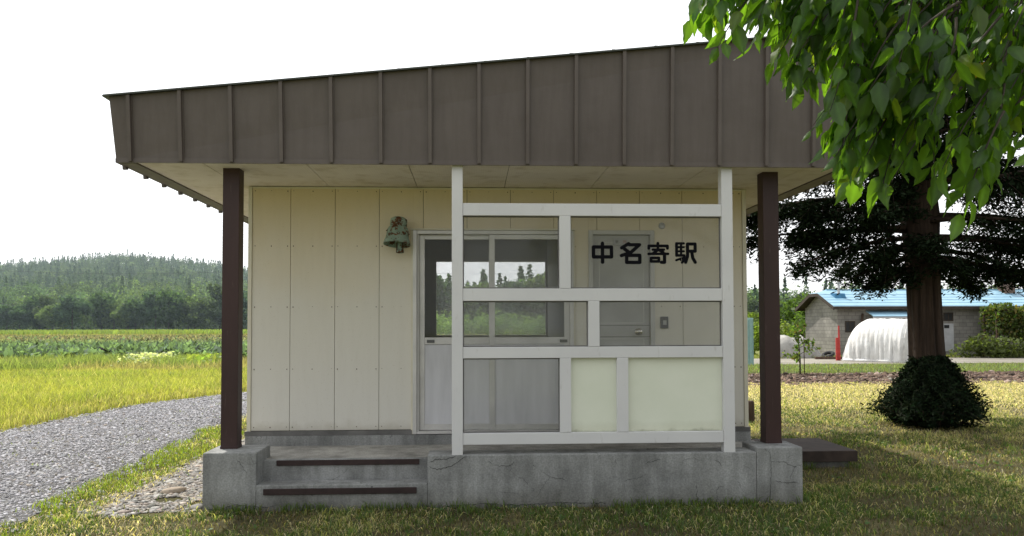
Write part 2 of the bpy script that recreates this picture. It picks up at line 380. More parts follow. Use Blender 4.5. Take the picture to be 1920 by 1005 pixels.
def blades(P, h, w, lean, C, z0=0, seed=1):
    r = np.random.default_rng(seed); n = len(P); a = r.random(n)*2*np.pi; b = r.random(n)*2*np.pi
    V = np.zeros((n, 5, 3)); dx = np.stack([np.cos(a), np.sin(a)], 1); dl = np.stack([np.cos(b), np.sin(b)], 1)*(lean*h)[:, None]
    V[:, 0, :2] = P-dx*w[:, None]/2; V[:, 1, :2] = P+dx*w[:, None]/2
    V[:, 2, :2] = P+dl*.35-dx*w[:, None]*.4; V[:, 3, :2] = P+dl*.35+dx*w[:, None]*.4; V[:, 4, :2] = P+dl
    V[:, 0, 2] = V[:, 1, 2] = -.005; V[:, 2, 2] = V[:, 3, 2] = h*.6; V[:, 4, 2] = h*np.sqrt(np.clip(1-lean**2*.4, .1, 1))
    V[:, :, 2] += (z0[:, None] if hasattr(z0, '__len__') else z0)
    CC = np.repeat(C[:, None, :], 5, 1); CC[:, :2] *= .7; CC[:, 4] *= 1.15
    k = np.arange(n)[:, None]*5
    L = (k+np.array([0, 1, 3, 2, 2, 3, 4])).ravel(); T = np.tile([4, 3], n)
    return V.reshape(-1, 3), L, T, CC.reshape(-1, 3)
def cat(parts):
    V = []; L = []; T = []; C = []; k = 0
    for v, l, t_, c in parts: V.append(v); L.append(l+k); T.append(t_); C.append(c); k += len(v)
    return np.concatenate(V), np.concatenate(L), np.concatenate(T), np.concatenate(C)
def cards(P, L, W, C, seed=1, N=None, nb=.0, U_=None):
    """leaf-shaped diamonds"""
    r = np.random.default_rng(seed); n = len(P)
    u = r.normal(size=(n, 3)) if U_ is None else U_
    if N is not None:
        nn = r.normal(size=(n, 3))*(1-nb)+N*nb*2
        nn /= np.linalg.norm(nn, axis=1)[:, None]; u = u-nn*(u*nn).sum(1)[:, None]
    u = u/(np.linalg.norm(u, axis=1)[:, None]+1e-9)
    w_ = r.normal(size=(n, 3)) if N is None else np.cross(nn, u)
    if N is None: w_ = w_-u*(w_*u).sum(1)[:, None]
    w_ = w_/(np.linalg.norm(w_, axis=1)[:, None]+1e-9)
    L = np.broadcast_to(L, n)[:, None]; W = np.broadcast_to(W, n)[:, None]
    V = np.stack([P-u*L*.5, P+w_*W*.5+u*L*.05, P+u*L*.5, P-w_*W*.5+u*L*.05], 1)
    return V.reshape(-1, 3), np.arange(4*n), np.full(n, 4), np.repeat(C, 4, 0)
def rocks(P, s, C, seed=1, flat=.6, z0=0., rough=.16):
    """rounded pebbles: squashed, jittered octahedra subdivided once"""
    r = np.random.default_rng(seed)
    b = bmesh.new(); bmesh.ops.create_icosphere(b, subdivisions=1, radius=1); b.verts.index_update()
    tv = np.array([v.co for v in b.verts]); tf = np.array([[v.index for v in f.verts] for f in b.faces]); b.free()
    n = len(P); V = tv[None]*(1+r.normal(0, rough, (n, len(tv), 1)))
    V = V*(s[:, None, None]*np.stack([r.uniform(.7, 1.3, n), r.uniform(.7, 1.3, n), flat*r.uniform(.7, 1.3, n)], 1)[:, None])
    a = r.random(n)*6.28; c_, s_ = np.cos(a)[:, None], np.sin(a)[:, None]
    X = V[..., 0]*c_-V[..., 1]*s_; Y = V[..., 0]*s_+V[..., 1]*c_
    V[..., 0] = X+P[:, None, 0]; V[..., 1] = Y+P[:, None, 1]; V[..., 2] += s[:, None]*flat*.25+z0
    L = (np.arange(n)[:, None, None]*len(tv)+tf[None]).ravel()
    return V.reshape(-1, 3), L, np.full(n*len(tf), 3), np.repeat(C, len(tv), 0)
def jit(n, c, v=.2, seed=1, hue=1):
    r = np.random.default_rng(seed); c = np.asarray(c, float)
    c = np.broadcast_to(c, (n, 3)); return c*(1+r.normal(0, v, (n, 1)))*(1+r.normal(0, min(v*.35, hue), (n, 3)))

# ------------------------------------------------------------------ THE STATION BUILDING
st = thing('station_building', 'small cream station building with deep brown metal fascia, brown posts and concrete steps', 'building', (.3, 10, 0))
# --- concrete porch
def porch():
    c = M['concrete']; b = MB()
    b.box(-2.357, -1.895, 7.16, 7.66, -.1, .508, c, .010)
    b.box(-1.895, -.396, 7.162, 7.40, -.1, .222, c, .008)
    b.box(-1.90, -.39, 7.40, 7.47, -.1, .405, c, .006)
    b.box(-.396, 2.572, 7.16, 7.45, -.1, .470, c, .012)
    b.box(2.574, 2.998, 7.158, 7.56, -.1, .509, c, .012)
    b.box(-2.33, 2.975, 7.46, 8.36, -.1, .400, M['deck'], .004)
    b.box(-2.28, 2.93, 8.345, 12.28, -.1, .506, c)
    b.box(-2.312, 2.925, 8.30, 8.344, .39, .500, c, .004)
    def crack(pts, w_, y):
        r = random.Random(int(abs(pts[0][0])*1000)); q = []
        for (x0, z0), (x1, z1) in zip(pts, pts[1:]):
            n = max(2, int(math.hypot(x1-x0, z1-z0)/.018))
            for i in range(n):
                t_ = i/n; q.append((x0+(x1-x0)*t_+r.uniform(-.006, .006), z0+(z1-z0)*t_+r.uniform(-.007, .007)))
        q.append(pts[-1])
        for i in range(len(q)-1):
            a = w_*.62*(.25+.75*r.random()); e = w_*.62*(.25+.75*r.random())
            if i == 0: a *= .3
            if i == len(q)-2: e *= .2
            (x0, z0), (x1, z1) = q[i], q[i+1]
            d = math.hypot(x1-x0, z1-z0)+1e-6; nx, nz = -(z1-z0)/d, (x1-x0)/d
            b.poly([(x0-nx*a, y, z0-nz*a), (x1-nx*e, y, z1-nz*e), (x1+nx*e, y, z1+nz*e), (x0+nx*a, y, z0+nz*a)], M['crack'])
    y = 7.1575
    crack([(-.385, .405), (-.33, .432), (-.21, .436), (-.135, .468)], .0055, y)
    crack([(-.385, .37), (-.31, .345), (-.20, .365), (-.13, .41), (-.09, .445), (-.04, .45)], .005, y)
    for pts, w_ in [([(.14, .42), (.20, .37), (.30, .365), (.36, .375), (.37, .41)], .003), ([(.62, .31), (.70, .27), (.78, .255), (.85, .225)], .003),
                    ([(.70, .27), (.62, .17), (.58, .10)], .002), ([(1.36, .225), (1.5, .25), (1.57, .285)], .003), ([(1.55, .37), (1.62, .40), (1.70, .405)], .0035),
                    ([(1.36, .20), (1.38, .12)], .002), ([(2.18, .405), (2.24, .375), (2.25, .34)], .0035), ([(.25, .14), (.42, .12)], .002),
                    ([(1.28, .42), (1.30, .36)], .0028), ([(2.45, .35), (2.52, .31)], .002), ([(1.9, .40), (2.0, .42), (2.08, .385)], .002), ([(.52, .385), (.56, .36)], .004)]:
        crack(pts, w_, y)
    y = 7.1555
    crack([(2.64, .50), (2.70, .45), (2.705, .30), (2.69, .05)], .003, y)
    crack([(2.70, .385), (2.84, .37), (2.90, .335), (2.93, .335), (2.99, .355)], .003, y)
    crack([(2.93, .335), (2.89, .27), (2.88, .22)], .003, y); crack([(2.75, .205), (2.84, .185), (2.95, .19)], .005, y)
    crack([(-2.33, .015), (-2.2, .02), (-2.08, .055), (-1.95, .04), (-1.8, .03), (-1.72, .045)], .004, 7.1565)
    crack([(-.25, .02), (.1, .035), (.4, .02), (.8, .04), (1.2, .03)], .005, 7.1565)
    return b
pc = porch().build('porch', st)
for x0, x1, y_, z0, z1 in [(-1.83, -.492, 7.147, .138, .192), (-1.775, -.485, 7.388, .352, .401)]:
    MB().box(x0, x1, y_, y_+.014, z0, z1, M['nosing'], .004).build('step_nosing', pc)
# --- walls
SZ, TZ = .552, 3.0
ops = [(-.61, 1.06, 2.615), (1.223, 1.921, 2.622)]
def strip(b, x0, x1, y0, y1, z0, z1, m, bev=0):
    """a wall strip with the two door openings left out"""
    xs = sorted({x0, x1, *[e for o in ops for e in o[:2] if x0 < e < x1]})
    for a, c in zip(xs, xs[1:]):
        mid = (a+c)/2; zz = z0
        for o in ops:
            if o[0] < mid < o[1]: zz = max(z0, o[2])
        b.box(a, c, y0, y1, zz, z1, m, bev)
b = MB()
strip(b, -2.27, 2.875, 8.352, 8.43, .50, 3.07, M['joint'])
xs = [-2.262]+[-1.8715+.455*i for i in range(11)]+[2.868]
xs = [x for x in xs if x <= 2.868]
for a, c in zip(xs, xs[1:]):
    strip(b, a+.0022, c-.0022, 8.33, 8.352, SZ, 3.062, M['cream'], .0015)
    for zz in (SZ+.035, 1.18, 1.82, 2.45, 3.02):
        for xx in (a+.03, (a+c)/2, c-.03):
            if not any(o[0]-.02 < xx < o[1]+.02 and zz < o[2] for o in ops):
                b.box(xx-.004, xx+.004, 8.327, 8.332, zz-.004+random.uniform(-.006, .006), zz+.004, M['nail'])
b.box(-2.30, -2.262, 8.318, 8.40, .535, 3.062, M['trim'], .002); b.box(2.868, 2.909, 8.318, 8.40, .535, 3.062, M['trim'], .002)
strip(b, -2.262, 2.868, 8.322, 8.331, 3.045, 3.062, M['trim'])
fwall = b.build('front_wall', st)
for x0, x1 in ((-2.318, -.62), (1.075, 1.21), (1.93, 2.925)): MB().box(x0, x1, 8.305, 8.352, .502, .548, M['sill']).build('wall_sill', st)
for x0, x1 in ((-2.296, -2.20), (2.80, 2.905)):
    b = MB(); b.box(x0, x1, 8.401, 12.30, .5, 3.07, M['cream']); b.build('side_wall', st)
# back wall with window opening
bx0, bx1, bz0, bz1 = -.555, 1.135, 1.475, 2.62
b = MB(); b.box(-2.199, bx0, 12.2, 12.3, .5, 3.07, M['inner']); b.box(bx1, 2.799, 12.2, 12.3, .5, 3.07, M['inner'])
b.box(bx0, bx1, 12.2, 12.3, .5, bz0, M['inner']); b.box(bx0, bx1, 12.2, 12.3, bz1, 3.07, M['inner']); b.build('back_wall', st)
b = MB(); f_ = M['alu']
b.box(bx0, bx1, 12.19, 12.25, bz0-.035, bz0+.012, f_); b.box(bx0, bx1, 12.19, 12.25, bz1-.012, bz1+.03, f_)
b.box(bx0-.03, bx0+.012, 12.192, 12.25, bz0, bz1, f_); b.box(bx1-.012, bx1+.03, 12.192, 12.25, bz0, bz1, f_); b.box(.29, .325, 12.20, 12.24, bz0+.012, bz1-.012, f_)
win = b.build('back_window', st)
MB().box(bx0+.012, bx1-.012, 12.225, 12.229, bz0+.012, bz1-.012, M['dirtyglass']).build('window_pane', win)
# interior
b = MB(); b.box(-2.199, 2.799, 8.43, 12.199, .507, .515, M['innerfloor']); b.build('floor', st)
b = MB(); b.box(-2.199, 2.799, 8.43, 12.199, 2.95, 2.97, M['inner']); b.build('inner_ceiling', st)
b = MB(); b.box(1.155, 1.20, 8.431, 12.199, .515, 2.949, M['inner']); b.build('partition', st)
# --- sliding door
b = MB(); a = M['alu']
b.box(-.612, -.572, 8.300, 8.42, .505, 2.615, a, .003); b.box(1.022, 1.062, 8.300, 8.42, .505, 2.615, a, .003)
b.box(-.571, 1.021, 8.302, 8.42, 2.575, 2.614, a, .003); b.box(-.571, 1.021, 8.302, 8.42, .506, .535, a, .003)
b.box(-.635, 1.08, 8.285, 8.33, 2.616, 2.632, M['trim'], .002); b.box(-.631, -.613, 8.312, 8.34, .505, 2.615, M['trim'])
b.box(1.063, 1.078, 8.312, 8.34, .505, 2.615, M['trim'])
b.box(-.571, -.55, 8.32, 8.40, .536, 2.574, M['wcframe'])
b.build('door_frame', st)
def leaf(x0, x1, y, handle):
    b = MB(); a = M['alu']; s_ = .055
    b.box(x0, x0+s_, y, y+.03, .54, 2.572, a, .002); b.box(x1-s_, x1, y, y+.03, .54, 2.572, a, .002)
    b.box(x0+s_, x1-s_, y+.001, y+.029, 2.525, 2.571, a, .002); b.box(x0+s_, x1-s_, y+.001, y+.029, .541, .60, a, .002)
    b.box(x0+s_, x1-s_, y+.001, y+.029, 1.428, 1.50, a, .002)
    b.box(x0+s_, x1-s_, y+.012, y+.02, .60, 1.428, M['door_panel'])
    o = b.build('door_leaf', st)
    MB().box(x0+s_, x1-s_, y+.014, y+.018, 1.50, 2.525, M['glass']).build('glass_pane', o)
    MB().box(handle-.04, handle+.04, y-.008, y-.0005, 1.445, 1.475, M['greybox'], .002).build('door_handle', o)
leaf(-.549, .232, 8.362, -.43); leaf(.182, 1.02, 8.325, .955)
# --- toilet door
b = MB(); g = M['wcframe']
b.box(1.223, 1.268, 8.308, 8.42, .506, 2.622, g, .003); b.box(1.876, 1.921, 8.308, 8.42, .506, 2.622, g, .003); b.box(1.269, 1.875, 8.309, 8.42, 2.577, 2.621, g, .003)
b.build('toilet_door_frame', st)
b = MB(); g = M['wc']
b.box(1.271, 1.873, 8.352, 8.39, .52, 2.574, g, .003)
for (x0, x1, z0, z1) in [(1.335, 1.815, 1.64, 2.50), (1.335, 1.815, .62, 1.485)]:
    e = .012
    b.box(x0, x1, 8.346, 8.3525, z1-e, z1, M['wcframe']); b.box(x0, x1, 8.346, 8.3525, z0, z0+e, M['wcframe'])
    b.box(x0, x0+e, 8.3465, 8.3525, z0+e, z1-e, M['wcframe']); b.box(x1-e, x1, 8.3465, 8.3525, z0+e, z1-e, M['wcframe'])
b.box(1.273, 1.871, 8.348, 8.3535, 1.618, 1.623, M['sill']); b.box(1.273, 1.871, 8.348, 8.3535, 1.498, 1.503, M['sill'])
wc = b.build('toilet_door', st)
T = Matrix.Translation((1.752, 8.352, 1.553)) @ Matrix.Rotation(R(90), 4, 'X')
MB().lathe([(0, 0), (.038, 0), (.036, .008), (.014, .012), (.013, .03), (.028, .04), (.034, .055), (.028, .07), (0, .074)], M['chrome'], 16, T).build('door_knob', wc)
# small plate with two characters, drawn with thin strokes
b = MB(); b.box(1.49, 1.645, 8.335, 8.346, 2.468, 2.535, M['paleboard'], .002)
def mini(ox, strokes, mm):
    for i, ((x0, z0), (x1, z1)) in enumerate(strokes):
        p0 = Vector((ox+x0*.036, 0, 2.484+z0*.036)); p1 = Vector((ox+x1*.036, 0, 2.484+z1*.036)); d = (p1-p0); n = Vector((-d.z, 0, d.x)).normalized()*.0019
        y = 8.3342-.0001*i
        b.poly([(q.x, y, q.z) for q in (p0-n, p1-n, p1+n, p0+n)], mm)
mini(1.506, [((.22, 1), (0, .6)), ((.12, .75), (.12, 0)), ((.3, .92), (1, .92)), ((.38, .72), (.94, .72)), ((.38, .72), (.38, .38)), ((.94, .72), (.94, .38)), ((.38, .55), (.94, .55)), ((.38, .38), (.94, .38)), ((.66, .92), (.6, .3)), ((.6, .3), (.3, 0)), ((.42, .3), (1, 0))], M['greybox'])
mini(1.592, [((0, .95), (.48, .95)), ((.06, .7), (.42, .7)), ((.42, .7), (.42, .42)), ((.06, .42), (.42, .42)), ((.06, .7), (.06, .3)), ((.06, .3), (0, 0)), ((.95, 1), (.6, .9)), ((.6, .9), (.6, .3)), ((.6, .3), (.5, 0)), ((.6, .6), (1, .6)), ((.82, .6), (.82, 0))], M['red_ink'])
b.build('sign_plate', wc)
# --- roof
FZ = 3.068; XL, XR = -3.112, 3.565; FY, FYT = 7.12, 7.06; BY = 13.1
TL, TR = -3.155, 3.71
def topz(x): return 3.618+.1035*(x-TL)
b = MB()
b.poly([(TL, FYT, topz(TL)), (TR, FYT, topz(TR)), (TR, BY+.06, topz(TR)), (TL, BY+.06, topz(TL))], M['brown'])
for i in range(18):
    x = TL+.2+i*.385
    if x < TR: b.box(x-.015, x+.015, FYT+.01, BY+.05, topz(x)-.005, topz(x)+.03, M['brown'])
roof = b.build('roof', st)
def fascia(P0, P1, Q0, Q1, first, n, step, drop=.0, cap=True):
    """P bottom edge, Q top edge; ribs along it; normals outward"""
    P0, P1, Q0, Q1 = map(Vector, (P0, P1, Q0, Q1)); b = MB()
    ax = (P1-P0).normalized(); nrm = ax.cross((Q0-P0).normalized()).normalized()
    th = -nrm*.03
    vs = [P0, P1, Q1, Q0, P0+th, P1+th, Q1+th, Q0+th]
    b.add(vs, [[0, 1, 2, 3], [7, 6, 5, 4], [0, 4, 5, 1], [1, 5, 6, 2], [2, 6, 7, 3], [3, 7, 4, 0]], M['brown'])
    L = (P1-P0).length
    for i in range(n):
        u = (first+i*step)/L
        if u > .995: break
        p = P0.lerp(P1, u)-Vector((0, 0, drop)); uq = (p-Q0).dot(ax)/(Q1-Q0).dot(ax); q = Q0.lerp(Q1, min(1, max(0, uq)))
        hw = ax*.0185
        o1, o2 = nrm*.034, -nrm*.004
        hw2 = hw*.82
        vs = [p-hw+o2, p+hw+o2, q+hw+o2, q-hw+o2, p-hw2+o1, p+hw2+o1, q+hw2+o1, q-hw2+o1]
        b.add(vs, [[0, 1, 5, 4], [1, 2, 6, 5], [2, 3, 7, 6], [3, 0, 4, 7], [4, 5, 6, 7]], M['brown'])
        # thin folded lip beside each rib
        e1 = hw*1.0; e2 = hw*1.45; o3 = nrm*.006
        b.add([p+e1+o2, p+e2+o2, q+e2+o2, q+e1+o2, p+e1+o3, p+e2+o3, q+e2+o3, q+e1+o3], [[0, 1, 5, 4], [1, 2, 6, 5], [2, 3, 7, 6], [3, 0, 4, 7], [4, 5, 6, 7]], M['brown'])
    if cap:
        d = Vector((0, 0, .014)); o = nrm*.047; ex = ax*.03
        b.add([Q0-ex+th, Q1+ex+th, Q1+ex+o, Q0-ex+o, Q0-ex+th+d, Q1+ex+th+d, Q1+ex+o+d, Q0-ex+o+d], [[0, 1, 2, 3], [4, 5, 6, 7], [0, 1, 5, 4], [1, 2, 6, 5], [2, 3, 7, 6], [3, 0, 4, 7]], M['browncap'])
    # folded bottom edge
    d = Vector((0, 0, -.012)); o = nrm*.008; u0 = Vector((0, 0, .03))
    b.add([P0+th+d, P1+th+d, P1+o+d, P0+o+d, P0+o+u0, P1+o+u0, P0+th, P1+th], [[0, 1, 2, 3], [3, 2, 5, 4], [6, 7, 1, 0]], M['brown'])
    return b
zb = FZ
fascia((XL, FY, zb), (XR, FY, zb), (TL, FYT, topz(TL)), (TR, FYT, topz(TR)), .127, 18, .4356).build('fascia', roof)
fascia((XL, BY, zb), (XL, FY, zb), (TL, BY+.06, topz(TL)), (TL, FYT, topz(TL)), .3, 18, .455, .03).build('fascia', roof)
fascia((XR, FY, zb), (XR, BY, zb), (TR, FYT, topz(TR)), (TR, BY+.06, topz(TR)), .3, 18, .455, .03).build('fascia', roof)
fascia((XR, BY, zb), (XL, BY, zb), (TR, BY+.06, topz(TR)), (TL, BY+.06, topz(TL)), .2, 18, .455).build('fascia', roof)
b = MB(); b.box(XL+.03, XR-.03, FY+.03, BY-.03, FZ+.014, FZ+.03, M['joint'])
sx = [XL+.15]+[-2.39+.91*i for i in range(7)]+[XR-.15]; sy = [FY+.032, 8.345, 10.16, 11.98, BY-.15]
sx = [x for x in sx if x <= XR-.149]
for x0, x1 in zip(sx, sx[1:]):
    for y0, y1 in zip(sy, sy[1:]): b.box(x0+.003, x1-.003, y0+.003, y1-.003, FZ+.001, FZ+.013, M['soffit'])
for x0, x1 in ((XL+.032, XL+.15), (XR-.15, XR-.032)): b.box(x0, x1, FY+.033, BY-.033, FZ-.012, FZ+.013, M['brown'])
b.build('soffit', roof)
for x in (-2.279, 2.752):
    b = MB(); b.box(x, x+.150, 7.40, 7.55, .505, FZ+.005, M['post'], .006)
    b.box(x-.003, x+.153, 7.397, 7.553, .507, .53, M['post'], .002)
    b.build('post', st)

# ------------------------------------------------------------------ the glazed porch screen
scn = thing('porch_screen', 'white framed glass and cream panel screen along the front of the porch', 'screen', (1.1, 7.22, .47))
W_ = M['white']
for x0, x1 in ((-.181, -.083), (2.279, 2.381)): MB().box(x0, x1, 7.165, 7.265, .466, FZ, W_, .004).build('post', scn)
rails = [(2.611, 2.723), (1.840, 1.952), (1.325, 1.426), (.556, .657)]
for z0, z1 in rails: MB().box(-.082, 2.278, 7.172, 7.258, z0, z1, W_, .004).build('rail', scn)
mul = [(.790, .892, 1.953, 2.610), (1.049, 1.151, 1.427, 1.839), (.789, .890, .658, 1.324), (1.306, 1.409, .658, 1.324)]
for x0, x1, z0, z1 in mul: MB().box(x0, x1, 7.170, 7.260, z0, z1, W_, .004).build('mullion', scn)
panes = [(-.082, .790, 1.953, 2.610), (.892, 2.278, 1.953, 2.610), (-.082, 1.049, 1.427, 1.839), (1.151, 2.278, 1.427, 1.839), (-.082, .789, .658, 1.324)]
po = []
for x0, x1, z0, z1 in panes:
    b = MB(); b.box(x0, x1, 7.222, 7.227, z0, z1, M['glass'])
    e = .010      # dark rubber bead round the pane
    for (a, c, d, f) in ((x0, x1, z0, z0+e), (x0, x1, z1-e, z1), (x0, x0+e, z0+e, z1-e), (x1-e, x1, z0+e, z1-e)): b.box(a, c, 7.212, 7.2215, d, f, M['sill'])
    po.append(b.build('glass_pane', scn))
for x0, x1 in ((.890, 1.306), (1.409, 2.278)): MB().box(x0, x1, 7.215, 7.235, .658, 1.324, M['infill']).build('infill_panel', scn)
K = .000611
def glyph(name, strokes):
    b = MB(); i = 0
    for hw, pts in strokes:
        for p, q in zip(pts, pts[1:]):
            p, q = [Vector((1.087+(u-160)*K, 2.383-(v-256)*K)) for u, v in (p, q)]; r = hw*K
            d = (q-p); a0 = math.atan2(d.y, d.x); y = 7.2160-.00012*i; i += 1
            prof = [(p.x+r*math.cos(a0+math.pi/2+math.pi*k/8), p.y+r*math.sin(a0+math.pi/2+math.pi*k/8)) for k in range(9)]
            prof += [(q.x+r*math.cos(a0-math.pi/2+math.pi*k/8), q.y+r*math.sin(a0-math.pi/2+math.pi*k/8)) for k in range(9)]
            b.prism(prof, y, 7.2205, M['black'], 'y')
    b.build(name, po[1])
glyph('letter', [(26, [(191, 338), (462, 338), (462, 486), (191, 486), (191, 338)]), (26, [(327, 282), (327, 565)])])
glyph('letter', [(26, [(720, 287), (617, 350)]), (26, [(735, 303), (885, 303), (752, 420), (612, 465)]), (26, [(660, 368), (745, 430)]), (26, [(690, 462), (888, 462), (888, 568), (690, 568), (690, 462)])])
glyph('letter', [(22, [(1163, 280), (1163, 320)]), (22, [(1026, 356), (1026, 320), (1308, 320), (1308, 356)]), (19, [(1085, 376), (1255, 376)]), (20, [(1163, 340), (1163, 385), (1095, 425)]), (19, [(1175, 385), (1245, 415)]),
                 (20, [(1024, 439), (1316, 439)]), (21, [(1058, 500), (1176, 500), (1176, 553), (1058, 553), (1058, 500)]), (25, [(1262, 440), (1262, 566), (1215, 566)])])
glyph('letter', [(22, [(1446, 283), (1446, 462)]), (18, [(1446, 281), (1556, 281)]), (16, [(1446, 338), (1556, 338)]), (16, [(1446, 400), (1556, 400)]), (17, [(1513, 285), (1513, 460)]),
                 (20, [(1446, 462), (1562, 462), (1562, 525), (1528, 568)]), (17, [(1440, 534), (1478, 520)]), (13, [(1500, 505), (1506, 535)]), (13, [(1530, 498), (1540, 525)]),
                 (24, [(1612, 290), (1728, 290), (1728, 398), (1612, 398)]), (24, [(1612, 290), (1612, 470), (1582, 566)]), (24, [(1676, 410), (1690, 500), (1728, 566)])])

# ------------------------------------------------------------------ small things on the wall
lamp = thing('wall_lamp', 'rusty bell-shaped lamp with flaking mint enamel on the wall beside the sliding door', 'lamp', (-.765, 8.33, 2.55))
T = Matrix.Translation((-.757, 8.165, 2.545)) @ Matrix.Rotation(R(-9), 4, 'X') @ Matrix.Rotation(R(4), 4, 'Y')
b = MB(); b.lathe([(0, .185), (.06, .182), (.082, .168), (.086, .15), (.086, .10), (.078, .09), (.092, .082), (.110, .05), (.114, .0), (.118, -.03), (.134, -.075), (.138, -.10), (.128, -.10), (.105, -.03), (.06, .02), (0, .03)], M['enamel'], 28, T)
for k in range(6):
    a = k*math.pi/3+.4; q = T @ Vector((.112*math.cos(a), .112*math.sin(a), .03)); b.tube([q, q+Vector((.012*math.cos(a), .012*math.sin(a), 0))], .006, M['rust'], 6)
b.build('shade', lamp)
b = MB(); T2 = Matrix.Translation((-.735, 8.19, 2.37))
b.lathe([(0, .12), (.032, .12), (.03, .05), (.026, .04), (.03, .03), (.04, .02), (.042, 0), (.02, -.008), (0, -.008)], M['enamel'], 14, T2)
for dx in (-.03, .03): b.tube([(-.735+dx, 8.17, 2.47), (-.735+dx*1.1, 8.165, 2.365)], .006, M['rust'], 6)
b.build('lamp_holder', lamp)
MB().tube([(-.74, 8.20, 2.62), (-.735, 8.27, 2.62), (-.73, 8.335, 2.60)], [.035, .022, .045], M['enamel'], 12).build('arm', lamp)
b = MB(); b.box(1.980, 2.062, 8.305, 8.331, 1.588, 1.712, M['greybox'], .006)
sw = b.build('switch_box'); tag(sw, 'small dark grey switch box with pale button right of the grey toilet door', 'switch')
MB().box(2.003, 2.040, 8.299, 8.3055, 1.625, 1.672, M['palebtn'], .003).build('button', sw)
tag(MB().lathe([(0, .02), (.028, .018), (.034, .008), (.036, 0)], M['paleboard'], 16, Matrix.Translation((2.006, 8.331, 2.672)) @ Matrix.Rotation(R(90), 4, 'X')).build('vent_cap'),
    'tiny pale round cap on the cream wall above and right of the toilet door', 'vent cap')
# ------------------------------------------------------------------ things on the lawn
pit = thing('utility_pit', 'low concrete pit with a rusty brown lid on the shaded lawn by the right post', 'utility pit', (3.9, 9.4, 0))
MB().box(3.30, 4.30, 8.99, 9.90, -.05, .066, M['concrete'], .008).build('rim', pit)
b = MB(); b.box(3.24, 4.38, 8.93, 9.98, .068, .19, M['lid'], .006)
b.build('lid', pit)
MB().tube([(3.62, 9.25, .185), (3.62, 9.25, .23), (3.62, 9.40, .23), (3.62, 9.40, .185)], .008, M['rust'], 6).build('handle', pit)
b = MB(); b.lathe([(0, .37), (.06, .372), (.073, .36), (.075, .2), (.08, .0), (.08, -.05)], M['oldwood'], 14, Matrix.Translation((4.62, 13.15, 0)))
tag(b.build('wooden_stump'), 'short brown wooden stub standing in the lawn behind the right end of the station', 'post')

# ------------------------------------------------------------------ GROUND
def sheet(name, pts, m, z):
    b = MB(); b.poly([(x, y, z) for x, y in pts], m); return tag(b.build(name), kind='structure')
sheet('ground', [(-2500, -400), (2500, -400), (2500, 3500), (-2500, 3500)], M['fieldg'], -.012)
def ribbon(name, L, Rr, m, z, amp=.1, step=.25):
    """strip between two polylines (x, y), ragged edges"""
    def samp(P):
        P = [Vector(p) for p in P]; o = []
        for a, c in zip(P, P[1:]):
            n = 24
            for i in range(n): o.append(a.lerp(c, i/n))
        return o+[P[-1]]
    l, r_ = samp(L), samp(Rr); n = min(len(l), len(r_)); vs = []; fs = []
    rr = random.Random(hash(name) % 1000 if False else len(name)*7)
    for i in range(n):
        vs += [(l[i].x+rr.uniform(-amp, amp), l[i].y, z), (r_[i].x+rr.uniform(-amp, amp), r_[i].y, z)]
    for i in range(n-1): fs.append([2*i, 2*i+1, 2*i+3, 2*i+2])
    b = MB(); b.add(vs, fs, m); return tag(b.build(name), kind='structure')
sheet('lawn', [(-9, -4), (70, -4), (70, 27), (-6, 40), (-9, 20)], M['lawn'], -.006)
ribbon('gravel_track', [(-7.3, -2), (-7.25, 12.8), (-6.9, 17.3), (-5.6, 20.4), (-1.0, 23.8)], [(-3.6, -2), (-3.85, 9.8), (-4.15, 12.6), (-4.1, 15.5), (-1.0, 20.0)], M['gravel'], .0, .07)
ribbon('rice_field', [(-60, 2), (-60, 12), (-60, 18), (-60, 24), (-60, 28.3)], [(-7.4, 2), (-7.35, 12.8), (-7.0, 17.4), (-5.7, 20.7), (-3.9, 28.3)], M['riceg'], .0, .1)
ribbon('crop_field', [(-190, 36), (-190, 60), (-190, 80), (-190, 118)], [(2, 36.5), (2, 62), (2, 82), (2, 118)], M['cropg'], .0, .3)
ribbon('soil_bed', [(3.4, 20.6), (3.6, 22), (3.5, 24), (3.6, 26.3)], [(48, 22.6), (48, 24), (48, 26), (48, 28.5)], M['soil'], .0, .2)
ribbon('dirt_road', [(5, 33.4), (5, 35), (5, 37), (5, 40)], [(60, 35), (60, 37), (60, 39), (60, 44.5)], M['dirt'], .0, .3)

